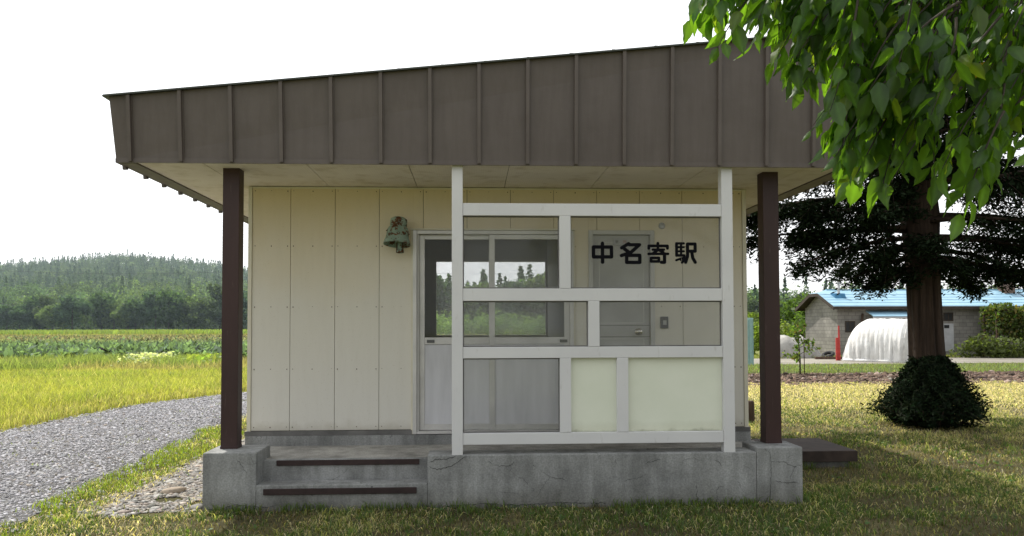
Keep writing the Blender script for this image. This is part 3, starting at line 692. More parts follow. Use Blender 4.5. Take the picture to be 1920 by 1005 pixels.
def inb(P): return (P[:, 0] > -2.42) & (P[:, 0] < 3.06) & (P[:, 1] > 7.12) & (P[:, 1] < 12.4)
def roadR(y): return np.interp(y, [-2, 9.8, 12.6, 15.5, 20.0], [-3.6, -3.85, -4.15, -4.1, -1.0])
def roadL(y): return np.interp(y, [-2, 12.8, 17.3, 20.4, 23.8], [-7.3, -7.25, -6.9, -5.6, -1.0])
def scatter(n, x0, x1, y0, y1, seed):
    r = np.random.default_rng(seed); return np.stack([r.uniform(x0, x1, n), r.uniform(y0, y1, n)], 1)
def view(P, mg=1.15, off=1.2): # keep what lies in or near the picture
    x, y = P[:, 0], P[:, 1]; return (x > -.60*mg*y-off) & (x < .70*mg*y+off)
def lawn_blades():
    out_ = []
    for k, (n, x0, x1, y0, y1, hs, ws) in enumerate([(90000, -4.6, 6.4, 5.2, 8.8, 1, 1), (75000, -4.6, 10, 8.8, 15, 1.1, 1.4), (50000, -1, 18, 15, 22.2, 1.3, 2.2)]):
        P = scatter(n, x0, x1, y0, y1, 20+k); r = np.random.default_rng(50+k)
        a = vnoise(P[:, 0], P[:, 1], .55, 3)*.6+vnoise(P[:, 0], P[:, 1], .17, 4)*.4
        b_ = vnoise(P[:, 0]+9, P[:, 1], 1.6, 5)
        keep = view(P) & ~inb(P) & (r.random(len(P)) < np.clip((a-.27)*3.0, .30, 1))
        edge = roadR(P[:, 1])+.25*(vnoise(P[:, 0], P[:, 1], .3, 8)-.5)
        keep &= (P[:, 0] > edge) & ~((P[:, 0] > 3.24) & (P[:, 0] < 4.38) & (P[:, 1] > 8.93) & (P[:, 1] < 9.98))
        drip = (P[:, 0] > -3.32+.3*(vnoise(P[:, 0], P[:, 1], .35, 9)-.5)) & (P[:, 0] < -2.5+.3*(vnoise(P[:, 0], P[:, 1], .4, 19)-.5)) & (P[:, 1] > 6.75+.4*vnoise(P[:, 0], P[:, 1], .4, 10))
        keep &= ~(drip & (r.random(len(P)) < .93))
        P, a, b_ = P[keep], a[keep], b_[keep]; n = len(P); r = np.random.default_rng(70+k)
        green = np.array([.064, .108, .022]); yel = np.array([.30, .30, .125]); dry = np.array([.48, .41, .27])
        sel = r.random(n); mixv = np.clip((b_-.45)*1.6+(P[:, 1]-9)*.11+np.clip(-P[:, 0]-2.2, 0, 1)*.7, 0, 1)  # yellow and dry share rises towards sunlit ground, sunlight put into the blade colour
        C = np.where((sel < .14+.46*mixv)[:, None], yel, green); C = np.where((sel > .91-.25*mixv)[:, None], dry, C)
        C = C*(1+r.normal(0, .22, (n, 1))); deadp = a < .46-.15*mixv
        C = np.where((deadp & (r.random(n) < .5))[:, None], np.array([.075, .058, .036]), C)
        h = r.uniform(.02, .055, n)*hs*(.6+a*.9); h = np.where(r.random(n) < .03, h*2, h)
        lean = r.uniform(.2, 1.3, n); lean = np.where(sel > .8, 1.55, lean)
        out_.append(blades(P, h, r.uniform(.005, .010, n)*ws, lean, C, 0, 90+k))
    # flat dry clippings over the whole lawn, sun and shade painted into their tone
    for k, (n, x0, x1, y0, y1, ws) in enumerate([(60000, -4.0, 6.4, 5.2, 9, 1), (50000, -2.6, 11, 9, 15, 1.3), (46000, -1, 19, 15, 22.2, 2)]):
        n = int(n*(.38, .6, 1)[k]); P = scatter(n, x0, x1, y0, y1, 220+k); r = np.random.default_rng(230+k)
        drip = (P[:, 0] > -3.2) & (P[:, 0] < -2.6) & (P[:, 1] > 6.95)
        kp = view(P) & ~inb(P) & ~drip & (P[:, 0] > roadR(P[:, 1])+.3) & ~((P[:, 0] > 3.24) & (P[:, 0] < 4.38) & (P[:, 1] > 8.93) & (P[:, 1] < 9.98)); P = P[kp]; n = len(P)
        q_ = vnoise(P[:, 0], P[:, 1], .5, 235)[:, None]; far = np.clip(np.maximum((P[:, 1]-10)/6, (-2.1-P[:, 0])*1.5), 0, 1)[:, None]
        C = np.array([.10, .078, .048])*(1-q_)+np.array([.20, .165, .085])*q_; C = C*(1-far)+np.array([.56, .48, .31])*far
        C = C*(1+r.normal(0, .28, (n, 1)))
        out_.append(blades(P, r.uniform(.02, .055, n)*ws**.5, r.uniform(.004, .008, n)*ws, r.uniform(1.3, 1.58, n), C, r.uniform(0, .012, n), 240+k))
    # taller tufts against the concrete, round the bush and by the pit
    P = np.concatenate([np.stack([rng.uniform(-2.4, 3.1, 1600), 7.15-rng.random(1600)**2*.16], 1), np.stack([3.03+rng.random(500)**2*.2, rng.uniform(7.15, 9, 500)], 1), np.stack([rng.uniform(3.1, 4.4, 400), 8.92-rng.random(400)**2*.14], 1)])
    n = len(P); kp = vnoise(P[:, 0], P[:, 1], .22, 31) > .38; P = P[kp]; n = len(P)
    out_.append(blades(P, rng.uniform(.03, .11, n), rng.uniform(.005, .010, n), rng.uniform(.2, .9, n), jit(n, (.075, .115, .02), .25, 3), 0, 33))
    # bright tufts of the verge
    P = scatter(9000, -4.4, -3.3, 5.8, 13.5, 41); e = roadR(P[:, 1]); kp = (P[:, 0] > e-.12) & (vnoise(P[:, 0], P[:, 1], .3, 43) > .40); P = P[kp]; n = len(P)
    out_.append(blades(P, rng.uniform(.03, .09, n), rng.uniform(.006, .011, n), rng.uniform(.3, 1.1, n), jit(n, (.17, .215, .035), .25, 5), 0, 44))
    # sparse weeds through the gravel
    P = scatter(5000, -7, -3.6, 6, 19, 45); kp = vnoise(P[:, 0], P[:, 1], .28, 46) > .80; P = P[kp]; n = len(P)
    out_.append(blades(P, rng.uniform(.02, .06, n), rng.uniform(.006, .010, n), rng.uniform(.3, 1.2, n), jit(n, (.15, .18, .05), .25, 6), 0, 47))
    # low broad-leaved weeds in the lawn
    W = scatter(420, -3.4, 6.2, 5.6, 13, 251); W = W[view(W) & ~inb(W) & (W[:, 0] > -2.4) & ~((W[:, 0] > 3.2) & (W[:, 0] < 4.4) & (W[:, 1] > 8.9) & (W[:, 1] < 10))]; nw = len(W); r = np.random.default_rng(252); kk = 8
    a = r.random((nw, kk))*6.28; ll = r.uniform(.02, .055, (nw, kk)); u = np.stack([np.cos(a), np.sin(a), r.uniform(.1, .7, (nw, kk))], -1)
    c_ = np.concatenate([W, np.full((nw, 1), .012)], 1)[:, None]+u*ll[..., None]*.6
    out_.append(cards(c_.reshape(-1, 3), ll.ravel(), ll.ravel()*.5, jit(nw*kk, (.07, .125, .035), .25, 253), 254, np.tile([0, 0, 1.], (nw*kk, 1)), .4, u.reshape(-1, 3)))
    # clumps of longer uncut grass
    Q = scatter(130, -3.2, 7.5, 5.8, 14, 255); Q = Q[view(Q) & ~inb(Q) & (Q[:, 0] > -2.4)]; Q = (Q[:, None]+np.random.default_rng(256).normal(0, .035, (len(Q), 34, 2))).reshape(-1, 2); Q = Q[~inb(Q) & ~((Q[:, 0] > 3.2) & (Q[:, 0] < 4.4) & (Q[:, 1] > 8.9) & (Q[:, 1] < 10))]; n = len(Q)
    out_.append(blades(Q, rng.uniform(.04, .12, n), rng.uniform(.004, .008, n), rng.uniform(.3, 1.2, n), jit(n, (.085, .13, .028), .25, 257), 0, 258))
    # uneven strip behind the soil bed
    P = scatter(26000, 3, 40, 26.8, 32.6, 48); P = P[view(P)]; n = len(P)
    out_.append(blades(P, rng.uniform(.05, .15, n), rng.uniform(.015, .03, n), rng.uniform(.2, 1.1, n), jit(n, (.16, .20, .085), .22, 7), 0, 49))
    P = scatter(9000, 3, 50, 39.5, 42, 58); P = P[view(P) & (vnoise(P[:, 0], P[:, 1], 1.2, 59) > .4)]; n = len(P)
    out_.append(blades(P, rng.uniform(.05, .22, n), rng.uniform(.025, .04, n), rng.uniform(.2, .9, n), jit(n, (.17, .19, .06), .2, 8), 0, 60))
    return cat(out_)
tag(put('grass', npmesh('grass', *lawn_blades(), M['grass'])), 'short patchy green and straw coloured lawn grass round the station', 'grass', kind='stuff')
def rice():
    out_ = []
    for k, (n, y0, y1, ws) in enumerate([(60000, 8, 15, 1), (70000, 15, 24, 1.5), (26000, 24, 28.2, 2.2)]):
        P = scatter(n, -.7*y1-2, -2, y0, y1, 100+k); r = np.random.default_rng(110+k)
        e = np.interp(P[:, 1], [2, 12.8, 17.4, 20.7, 35.5], [-7.4, -7.35, -7.0, -5.7, -2.0])
        near = np.clip((e-P[:, 0])/1.2, 0, 1)
        kp = view(P) & (P[:, 0] < e-.05); P, near = P[kp], near[kp]; n = len(P)
        a = vnoise(P[:, 0], P[:, 1], .9, 60); b_ = vnoise(P[:, 0], P[:, 1], 4, 61)
        h = r.uniform(.16, .34, n)*(.45+.55*near)*(.85+.3*a)
        c1 = np.array([.26, .268, .07]); c2 = np.array([.185, .225, .065]); c3 = np.array([.34, .31, .15])
        C = c1+(c2-c1)*np.clip(a*1.2-.35, 0, 1)[:, None]; C = np.where((r.random(n) > .85)[:, None], c3, C)
        C = np.where(((near < .7) & (r.random(n) < .5))[:, None], c3*.9, C)*(1+r.normal(0, .18, (n, 1)))*(.9+.2*b_[:, None])
        out_.append(blades(P, h, r.uniform(.008, .014, n)*ws, r.uniform(.1, .8, n), C, 0, 120+k))
    return cat(out_)
tag(put('rice', npmesh('rice', *rice(), M['grass'])), 'yellow-green ripening rice beyond the gravel track on the left', 'rice', kind='stuff')
def weeds():
    out_ = []
    P = scatter(52000, -40, 4, 28, 37, 130); P = P[view(P)]; n = len(P); r = np.random.default_rng(131)
    a = vnoise(P[:, 0], P[:, 1], 2.2, 132)
    C = np.where((a > .5)[:, None], np.array([.17, .21, .075]), np.array([.26, .235, .12]))*(1+r.normal(0, .2, (n, 1)))
    out_.append(blades(P, r.uniform(.15, .55, n)*(.5+a), r.uniform(.02, .035, n), r.uniform(.1, .8, n), C, 0, 133))
    # pale umbels of a flowering patch
    P = np.stack([rng.normal(-13.2, .33, 400), rng.normal(34, 1.2, 400)], 1); P3 = np.stack([P[:, 0], P[:, 1], rng.uniform(.2, .6, 400)], 1)
    out_.append(cards(P3, .15, .13, jit(400, (.40, .43, .30), .15, 3), 134, np.tile([0, 0, 1.], (400, 1)), .5))
    # bushier patch
    P = np.stack([rng.normal(-10.9, .33, 500), rng.normal(34, 1., 500)], 1); P3 = np.stack([P[:, 0], P[:, 1], rng.uniform(.05, .5, 500)], 1)
    out_.append(cards(P3, .25, .18, jit(500, (.22, .28, .07), .2, 4), 135))
    # far strips of tall grass behind the crops
    P = scatter(50000, -170, 40, 118, 160, 136); P = P[view(P)]; n = len(P); a = vnoise(P[:, 0], P[:, 1], 9, 137)
    out_.append(blades(P, np.random.default_rng(1).uniform(.3, .8, n), np.full(n, .12), np.full(n, .4), jit(n, (.20, .19, .09), .15, 5)*(.8+.4*a[:, None]), 0, 138))
    P = scatter(45000, -190, 120, 200, 262, 139); P = P[view(P)]; n = len(P)
    out_.append(blades(P, np.random.default_rng(2).uniform(.6, 1.6, n), np.full(n, .3), np.full(n, .3), jit(n, (.17, .22, .06), .15, 6), 0, 140))
    return cat(out_)
tag(put('meadow_weeds', npmesh('meadow_weeds', *weeds(), M['grass'])), 'rough green weeds and tall grass in bands round the crop field', 'weeds', kind='stuff')
def crops():
    r = np.random.default_rng(150); Ps = []
    rows = np.concatenate([np.arange(36.6, 60, .62), np.arange(60, 118, .75)])
    for y in rows:
        n = int(20+y*.9*1.6); x = r.uniform(-.66*y-3, 2, n); Ps.append(np.stack([x, np.full(n, y)+r.normal(0, .1, n)], 1))
    P = np.concatenate(Ps); n = len(P); k = 7
    far = np.clip((P[:, 1]-52)/24, 0, 1)
    a = r.random((n, k))*6.28; Lf = r.uniform(.28, .62, (n, k)); tilt = r.uniform(.5, 1.35, (n, k))
    u = np.stack([np.cos(a)*np.cos(tilt), np.sin(a)*np.cos(tilt), np.sin(tilt)], -1)
    base = np.concatenate([P, np.full((n, 1), .12)], 1)[:, None]+np.array([0, 0, 1.])*r.uniform(0, .25, (n, k, 1))
    c = base+u*Lf[..., None]*.5
    c1 = np.array([.135, .19, .14]); c2 = np.array([.23, .205, .16])
    C = c1+(c2-c1)*(far*(r.random(n) < .8))[:, None]; C = C*(1+r.normal(0, .35, (n, 1)))
    return cards(c.reshape(-1, 3), Lf.ravel(), .42*Lf.ravel(), np.repeat(C, k, 0), 151, np.tile([0, 0, 1.], (n*k, 1)), .3, u.reshape(-1, 3))
tag(put('crop_plants', npmesh('crop_plants', *crops(), M['farleaf'])), 'rows of leafy green crop plants turning brown further back in the left field', 'crops', kind='stuff')
def gravel():
    P = scatter(110000, -7.8, -3.3, 5.5, 21, 160); r = np.random.default_rng(161)
    kp = view(P) & (P[:, 0] > roadL(P[:, 1])-.1+.15*r.normal(size=len(P))) & (P[:, 0] < roadR(P[:, 1])+.18*r.normal(size=len(P))); P = P[kp]; n = len(P)
    C = jit(n, (.37, .362, .375), .27, 162, .01); C = np.where((r.random(n) < .07)[:, None], jit(n, (.32, .28, .24), .15, 163, .02), C)
    return rocks(P, r.gamma(1.5, .0038, n)+.0042, C, 164, .6, 0., .3)
tag(put('gravel', npmesh('gravel', *gravel(), M['stone'])), 'loose grey crushed stone covering the track left of the station', 'gravel', kind='stuff')
def cob():
    P = scatter(20000, -3.5, -2.4, 6.5, 12.5, 170); r = np.random.default_rng(171)
    kp = (vnoise(P[:, 0], P[:, 1], .35, 172) > .24) & (np.abs(P[:, 0]+2.95) < .38+.12*r.normal(size=len(P))) & (P[:, 1] > 6.75+.4*vnoise(P[:, 0], P[:, 1], .4, 10)); P = P[kp]; n = len(P)
    C = np.where((r.random(n) < .35)[:, None], jit(n, (.33, .285, .24), .25, 173, .02), jit(n, (.31, .295, .275), .32, 174, .012))
    return rocks(P, r.gamma(2.2, .0046, n)+.005, C, 175, .5, 0., .22)
tag(put('cobbles', npmesh('cobbles', *cob(), M['stone'])), 'pale rounded drip-line stones beside the left end of the porch', 'stones', kind='stuff')
MB_ = rocks(np.array([[-2.93, 8.0]]), np.array([.10]), np.array([[.40, .33, .26]]), 5, .45)
tag(put('flat_stone', npmesh('flat_stone', *MB_, M['stone'], True)), 'single larger flat tan stone lying among the drip-line pebbles left of the porch', 'stone')
def clods():
    P = scatter(50000, 3.4, 36, 21.0, 28, 180); r = np.random.default_rng(181)
    y0 = 20.6+(P[:, 0]-3.4)*.045; kp = view(P) & (P[:, 1] > y0+.9*vnoise(P[:, 0], P[:, 1], .8, 182)) & (P[:, 1] < y0+5.6); P = P[kp]; n = len(P)
    C = jit(n, (.135, .092, .068), .38, 183, .03); C = np.where((r.random(n) < .08)[:, None], jit(n, (.28, .23, .19), .15, 184), C)
    return rocks(P, r.gamma(1.3, .014, n)+.01, C, 185, .7, 0., .38)
tag(put('soil_clods', npmesh('soil_clods', *clods(), M['stone'])), 'rough reddish brown clods of freshly dug soil across the back of the lawn', 'soil', kind='stuff')

# ------------------------------------------------------------------ FOREST
def deciduous(h, rad, n, base, seed, haze=0):
    r = np.random.default_rng(seed); k = 20
    B = r.normal(size=(k, 3)); B /= np.linalg.norm(B, axis=1)[:, None]; B *= r.uniform(.35, .8, (k, 1))
    cen = np.stack([B[:, 0]*rad, B[:, 1]*rad, h*.50+B[:, 2]*h*.44], 1); br = r.uniform(.28, .5, k)*rad
    i = r.integers(0, k, n); d = r.normal(size=(n, 3)); d /= np.linalg.norm(d, axis=1)[:, None]
    P = cen[i]+d*(br[i]*r.uniform(.55, 1.05, n))[:, None]*np.array([1, 1, .85]); P[:, 2] = np.maximum(P[:, 2], h*.06)
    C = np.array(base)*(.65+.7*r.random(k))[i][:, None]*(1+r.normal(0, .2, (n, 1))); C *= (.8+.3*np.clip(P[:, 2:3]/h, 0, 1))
    s = rad*r.uniform(.10, .22, n)
    return cards(P, s, s*.75, C, seed+1, d, .22)
def conifer(h, rad, n, base, seed):
    r = np.random.default_rng(seed); t_ = r.random(n)**.75; lay = np.floor(t_*13)/13; fr_ = (t_-lay)*13
    a = r.random(n)*6.28; lob = 1+.25*np.sin(a*5+lay*40)
    rr = rad*(1-lay)**.9*(1-.45*fr_)*lob*np.sqrt(r.uniform(.25, 1, n))
    P = np.stack([np.cos(a)*rr, np.sin(a)*rr, h*(.10+.9*t_)-rr*.15], 1)
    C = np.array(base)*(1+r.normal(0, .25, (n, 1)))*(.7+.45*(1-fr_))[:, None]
    d = np.stack([np.cos(a), np.sin(a), np.full(n, .5)], 1); s = rad*r.uniform(.18, .34, n)
    u = np.stack([np.cos(a), np.sin(a), np.full(n, -.45)], 1)+r.normal(0, .35, (n, 3))
    return cards(P, s, s*.55, C, seed+1, d, .4, u)
DG = (.036, .062, .027); MG = (.055, .085, .03); BL = (.032, .058, .036); YG = (.085, .125, .035)
DG = (.075, .12, .062); MG = (.11, .155, .068); BL = (.066, .11, .075); YG = (.14, .185, .06)
dec_far = [deciduous(15, 5.4, 2200, c, 200+i) for i, c in enumerate([DG, MG, BL, (.08, .11, .065)])]
con_far = [conifer(17, 3.4, 900, c, 220+i) for i, c in enumerate([(.045, .08, .05), (.055, .09, .05), (.065, .105, .055)])]
meshes = {}
def farmesh(kind, i):
    if (kind, i) not in meshes:
        meshes[kind, i] = npmesh('crown', *(dec_far if kind == 'd' else con_far)[i], M['farleaf'])
    return meshes[kind, i]
trunkme = MB().tube([(0, 0, -.5), (.05, 0, 3), (0, .05, 9)], [.28, .22, .08], M['barkgrey'], 7).mesh('trunk')
def fartree(kind, i, x, y, s, sz, label, group):
    o = thing('conifer_tree' if kind == 'c' else 'broadleaf_tree', label, 'tree', (x, y, 0), random.random()*6.28, group); o.scale = (s, s, sz)
    put('crown', farmesh(kind, i), o, False); put('trunk', trunkme, o, False)
rr = random.Random(5)
def rowtrees(y, xs, hmin, hmax, pc, dl, cl, grp):
    for x in xs:
        k = 'c' if rr.random() < pc else 'd'; h = rr.uniform(hmin, hmax)*(1.12 if k == 'c' else 1); s = h/15 if k == 'd' else h/17.5
        fartree(k, rr.randrange(4 if k == 'd' else 3), x+rr.uniform(-1.6, 1.6), y+rr.uniform(-7, 6), s*rr.uniform(.85, 1.2), s, cl if k == 'c' else dl, grp)
rowtrees(256, np.arange(-178, -66, 4.6), 10.5, 18, .0, 'rounded broadleaf tree along the front of the wood beyond the left crop field', 'pointed conifer along the front of the wood beyond the left crop field', 'trees along the edge of the left wood')
rowtrees(138, np.arange(-12, 22, 2.7), 10, 13, .08, 'leafy broad tree seen through the back window of the station', 'pointed conifer seen through the back window of the station', 'trees seen through the back window')
rowtrees(190, np.arange(60, 150, 4.6), 9.5, 12, .15, 'rounded tree in the wood behind the blue-roofed house', 'pointed conifer in the wood behind the blue-roofed house', 'trees of the wood behind the blue-roofed house')
def hillz(x, y):
    u = x/np.maximum(y, 1.)
    prof = np.interp(u, [-1.2, -.75, -.59, -.52, -.43, -.36, -.31, -.25, -.1, .1, .3, .45, .7, 1.2], [20, 34, 43, 47, 52, 48, 44, 38, 22, 12, 14, 13, 12, 10])
    return prof*np.clip((y-285)/330, 0, 1)**.9
def forest():
    r = np.random.default_rng(300); out_ = []
    def place(tmpl, x, y, z, s, sz, tint):
        v, l, t_, c = tmpl; a = r.random()*6.28; ca, sa = math.cos(a), math.sin(a)
        w_ = np.stack([(v[:, 0]*ca-v[:, 1]*sa)*s+x, (v[:, 0]*sa+v[:, 1]*ca)*s+y, v[:, 2]*sz+z], 1)
        out_.append((w_, l, t_, c*tint))
    dl = [deciduous(15, 5.0, 420, c, 310+i) for i, c in enumerate([DG, MG, (.08, .115, .06)])]
    cl = [conifer(15, 3.0, 230, c, 320+i) for i, c in enumerate([(.045, .08, .05), (.06, .092, .052), (.07, .105, .058)])]
    # left hill: bigger trees below, a fine canopy towards the top
    tiny = [conifer(9.5, 2.9, 130, c, 340+i) for i, c in enumerate([(.05, .082, .052), (.06, .095, .055)])]+[deciduous(8.5, 3.8, 190, c, 345+i) for i, c in enumerate([(.07, .105, .055), (.085, .12, .06)])]
    for y in np.concatenate([np.arange(270, 340, 8.), np.arange(340, 660, 9.)]):
        x = -.66*y
        while x < -.08*y:
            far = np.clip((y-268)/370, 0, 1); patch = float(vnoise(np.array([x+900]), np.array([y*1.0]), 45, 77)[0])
            hz = np.array([1+.10*far, 1+.05*far, 1+.35*far])*r.uniform(.75, 1.3)*(.75+.5*patch)  # bluer with distance: haze painted into the leaf colour, besides random variation
            if y < 345:
                s = r.uniform(.7, 1.1); tm = (cl if r.random() < .02+.16*patch else dl)[r.integers(3)]; st_ = r.uniform(4., 6.5)
            else:
                s = r.uniform(.75, 1.2); tm = tiny[r.integers(2)+(0 if r.random() < .25+.7*patch else 2)]; st_ = r.uniform(3.2, 6.)
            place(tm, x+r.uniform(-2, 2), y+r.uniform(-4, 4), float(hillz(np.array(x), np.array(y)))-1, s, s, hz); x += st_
    # behind the station
    for y in (147, 152, 158, 166):
        for x in np.arange(-20, 34, 3.2):
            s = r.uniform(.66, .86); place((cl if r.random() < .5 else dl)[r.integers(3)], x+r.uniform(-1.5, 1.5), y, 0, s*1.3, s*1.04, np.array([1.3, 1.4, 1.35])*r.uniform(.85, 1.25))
    for y in (112, 118, 124, 130):
        for x in np.arange(-14, 24, 2.1):
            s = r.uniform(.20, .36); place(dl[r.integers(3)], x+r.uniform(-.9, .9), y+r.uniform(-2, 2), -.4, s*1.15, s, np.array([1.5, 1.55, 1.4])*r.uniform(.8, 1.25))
    # right wood
    for y in (198, 208, 220, 235, 250):
        for x in np.arange(.30*y, .74*y, 4.6):
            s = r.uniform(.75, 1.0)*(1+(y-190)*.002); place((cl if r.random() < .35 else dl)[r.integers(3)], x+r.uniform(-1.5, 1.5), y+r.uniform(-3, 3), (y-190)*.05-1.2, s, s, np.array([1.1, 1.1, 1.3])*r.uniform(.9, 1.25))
    return cat(out_)
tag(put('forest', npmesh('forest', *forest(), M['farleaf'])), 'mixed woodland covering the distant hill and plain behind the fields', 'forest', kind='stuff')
gx, gy = np.meshgrid(np.linspace(-900, 900, 90), np.concatenate([np.linspace(280, 700, 34), [900, 1400]]))
gz = hillz(gx, gy)*np.clip((1500-gy)/800, 0, 1)-.3
nV = np.stack([gx, gy, gz], -1).reshape(-1, 3); ny, nx = gx.shape
q = (np.arange(ny-1)[:, None]*nx+np.arange(nx-1)[None]).ravel(); LL = np.stack([q, q+1, q+nx+1, q+nx], 1)
tag(put('hill', npmesh('hill', nV, LL, np.full(len(LL), 4), None, M['hill'], True)), kind='structure')

# ------------------------------------------------------------------ FARMHOUSE, right
hs = thing('farmhouse', 'long low grey block farmhouse with a pale blue sheet roof behind the dirt road', 'house', (28, 44.5, 0))
hx0, hx1, hy0, hy1 = 19.8, 37.5, 42.4, 46.6; hm = 44.5
b = MB(); k = M['block']
b.box(hx0, hx1, hy0, hy0+.2, -.1, 2.72, k); b.box(hx0, hx1, hy1-.2, hy1, -.1, 2.72, k)
b.prism([(hy0+.2, -.1), (hy1-.2, -.1), (hy1-.2, 2.72), (hm+.45, 3.42), (hm-.45, 3.42), (hy0+.2, 2.72)], hx0+.001, hx0+.2, k, 'x')
b.prism([(hy0+.2, -.1), (hy1-.2, -.1), (hy1-.2, 2.72), (hm, 3.55), (hy0+.2, 2.72)], hx1-.2, hx1-.001, k, 'x')
b.build('wall', hs)
b = MB(); rx0, rx1 = hx0-.42, hx1+.4; ey0, ey1 = hy0-.45, hy1+.45; ez = 2.70; rz_ = 3.70; th = .07
# slopes with a clipped gable at the left end
jy, jz, jx = .55, 3.70-.55*(3.70-2.70)/(hm-ey0), rx0+.75
A = [(rx0, ey0, ez), (rx1, ey0, ez), (rx1, hm, rz_), (jx, hm, rz_), (rx0, hm-jy, jz)]
B_ = [(rx0, ey1, ez), (rx0, hm+jy, jz), (jx, hm, rz_), (rx1, hm, rz_), (rx1, ey1, ez)]
Cc = [(rx0, hm-jy, jz), (jx, hm, rz_), (rx0, hm+jy, jz)]
for f in (A, B_, Cc): b.poly(f, M['blueroof'])
for f in (A, B_, Cc): b.poly([(x, y, z-.05) for x, y, z in f][::-1], M['darkwood'])
b.box(rx0, rx1, ey0-.02, ey0+.02, ez-.16, ez-.003, M['darkwood']); b.box(rx0, rx1, ey1-.02, ey1+.02, ez-.16, ez-.003, M['darkwood'])
for s_ in (0, 1):   # barge boards
    e_ = ey0 if s_ == 0 else ey1; j_ = hm-jy if s_ == 0 else hm+jy
    b.add([(rx0-.02, e_, ez-.004), (rx0-.02, j_, jz-.004), (rx0-.02, j_, jz-.20), (rx0-.02, e_, ez-.20), (rx0+.04, e_, ez-.004), (rx0+.04, j_, jz-.004), (rx0+.04, j_, jz-.20), (rx0+.04, e_, ez-.20)],
          [[0, 1, 2, 3], [4, 5, 6, 7], [0, 1, 5, 4], [2, 3, 7, 6], [0, 3, 7, 4], [1, 2, 6, 5]], M['darkwood'])
b.box(rx0-.02, rx0+.03, hm-jy, hm+jy, jz-.18, jz-.004, M['darkwood'])
sl = (rz_-ez)/(hm-ey0)
for i in range(5):     # lap lines of the sheets
    y = ey0+.1+i*.42; z = ez+(y-ey0)*sl; b.add([(rx0+.02, y, z+.002), (rx1-.02, y, z+.002), (rx1-.02, y, z+.02), (rx0+.02, y, z+.02), (rx0+.02, y+.12, z+.12*sl+.002), (rx1-.02, y+.12, z+.12*sl+.002)], [[0, 1, 2, 3], [3, 2, 5, 4]], M['blueroof'])
b.box(jx, rx1, hm-.08, hm+.08, rz_-.03, rz_+.035, M['blueroof'])
hr = b.build('roof', hs)
b = MB(); b.box(30.2, 30.85, 44.2-.3, 44.2+.3, 3.35, 4.12, M['chimbrick']); b.box(30.1, 30.95, 43.8, 44.6, 4.12, 4.28, M['bluedark'], .03); b.build('chimney', hr)
b = MB(); b.lathe([(.075, 0), (.075, .75), (.05, .76), (.11, .8), (.11, .9), (.02, .95)], M['paleboard'], 10, Matrix.Translation((20.35, 43.4, 3.2)))
b.prism([(43.0, 2.98), (43.75, 3.35), (43.75, 3.48), (43.3, 3.44)], 20.05, 20.65, M['bluedark'], 'x'); b.build('flue_pipe', hr)
def window(x0, x1, z0, z1, m=M['dark']):
    b = MB(); y = hy0-.03
    b.box(x0-.05, x1+.05, y, hy0+.005, z0-.06, z0, M['darkwood']); b.box(x0-.05, x1+.05, y, hy0+.005, z1, z1+.06, M['darkwood'])
    b.box(x0-.05, x0, y, hy0+.005, z0, z1, M['darkwood']); b.box(x1, x1+.05, y, hy0+.005, z0, z1, M['darkwood']); b.box((x0+x1)/2-.02, (x0+x1)/2+.02, y, hy0+.004, z0, z1, M['darkwood'])
    w_ = b.build('window', hs); MB().box(x0, x1, hy0-.014, hy0+.003, z0, z1, m).build('pane', w_)
window(20.25, 20.7, 1.35, 1.85); window(25.75, 26.2, 1.95, 2.3)
b = MB(); b.box(25.7, 26.25, hy0-.03, hy0+.005, .25, 1.75, M['paleboard']); b.box(25.72, 26.0, hy0-.04, hy0-.028, 1.5, 1.68, M['dark']); b.build('door', hs)
b = MB(); b.prism([(hy0-.9, 2.12), (hy0-.02, 2.42), (hy0-.02, 2.47), (hy0-.9, 2.17)], 21.35, 24.0, M['blueroof'], 'x'); b.box(21.33, 24.02, hy0-.92, hy0-.86, 2.04, 2.13, M['paleboard'])
b.box(21.4, 21.48, hy0-.8, hy0-.72, 0, 2.12, M['darkwood']); b.box(23.88, 23.96, hy0-.8, hy0-.72, 0, 2.12, M['darkwood']); b.build('porch_roof', hs)
b = MB(); b.box(21.6, 23.9, hy0-.02, hy0+.004, .0, 2.05, M['dark']); b.build('doorway', hs)
tag(MB().tube([(20.7, 41.9, 0), (21.15, 42.3, 2.3)], [.07, .06], M['oldwood'], 8).build('leaning_pole'), 'grey wooden pole leaning against the farmhouse wall beside its small porch roof', 'pole')
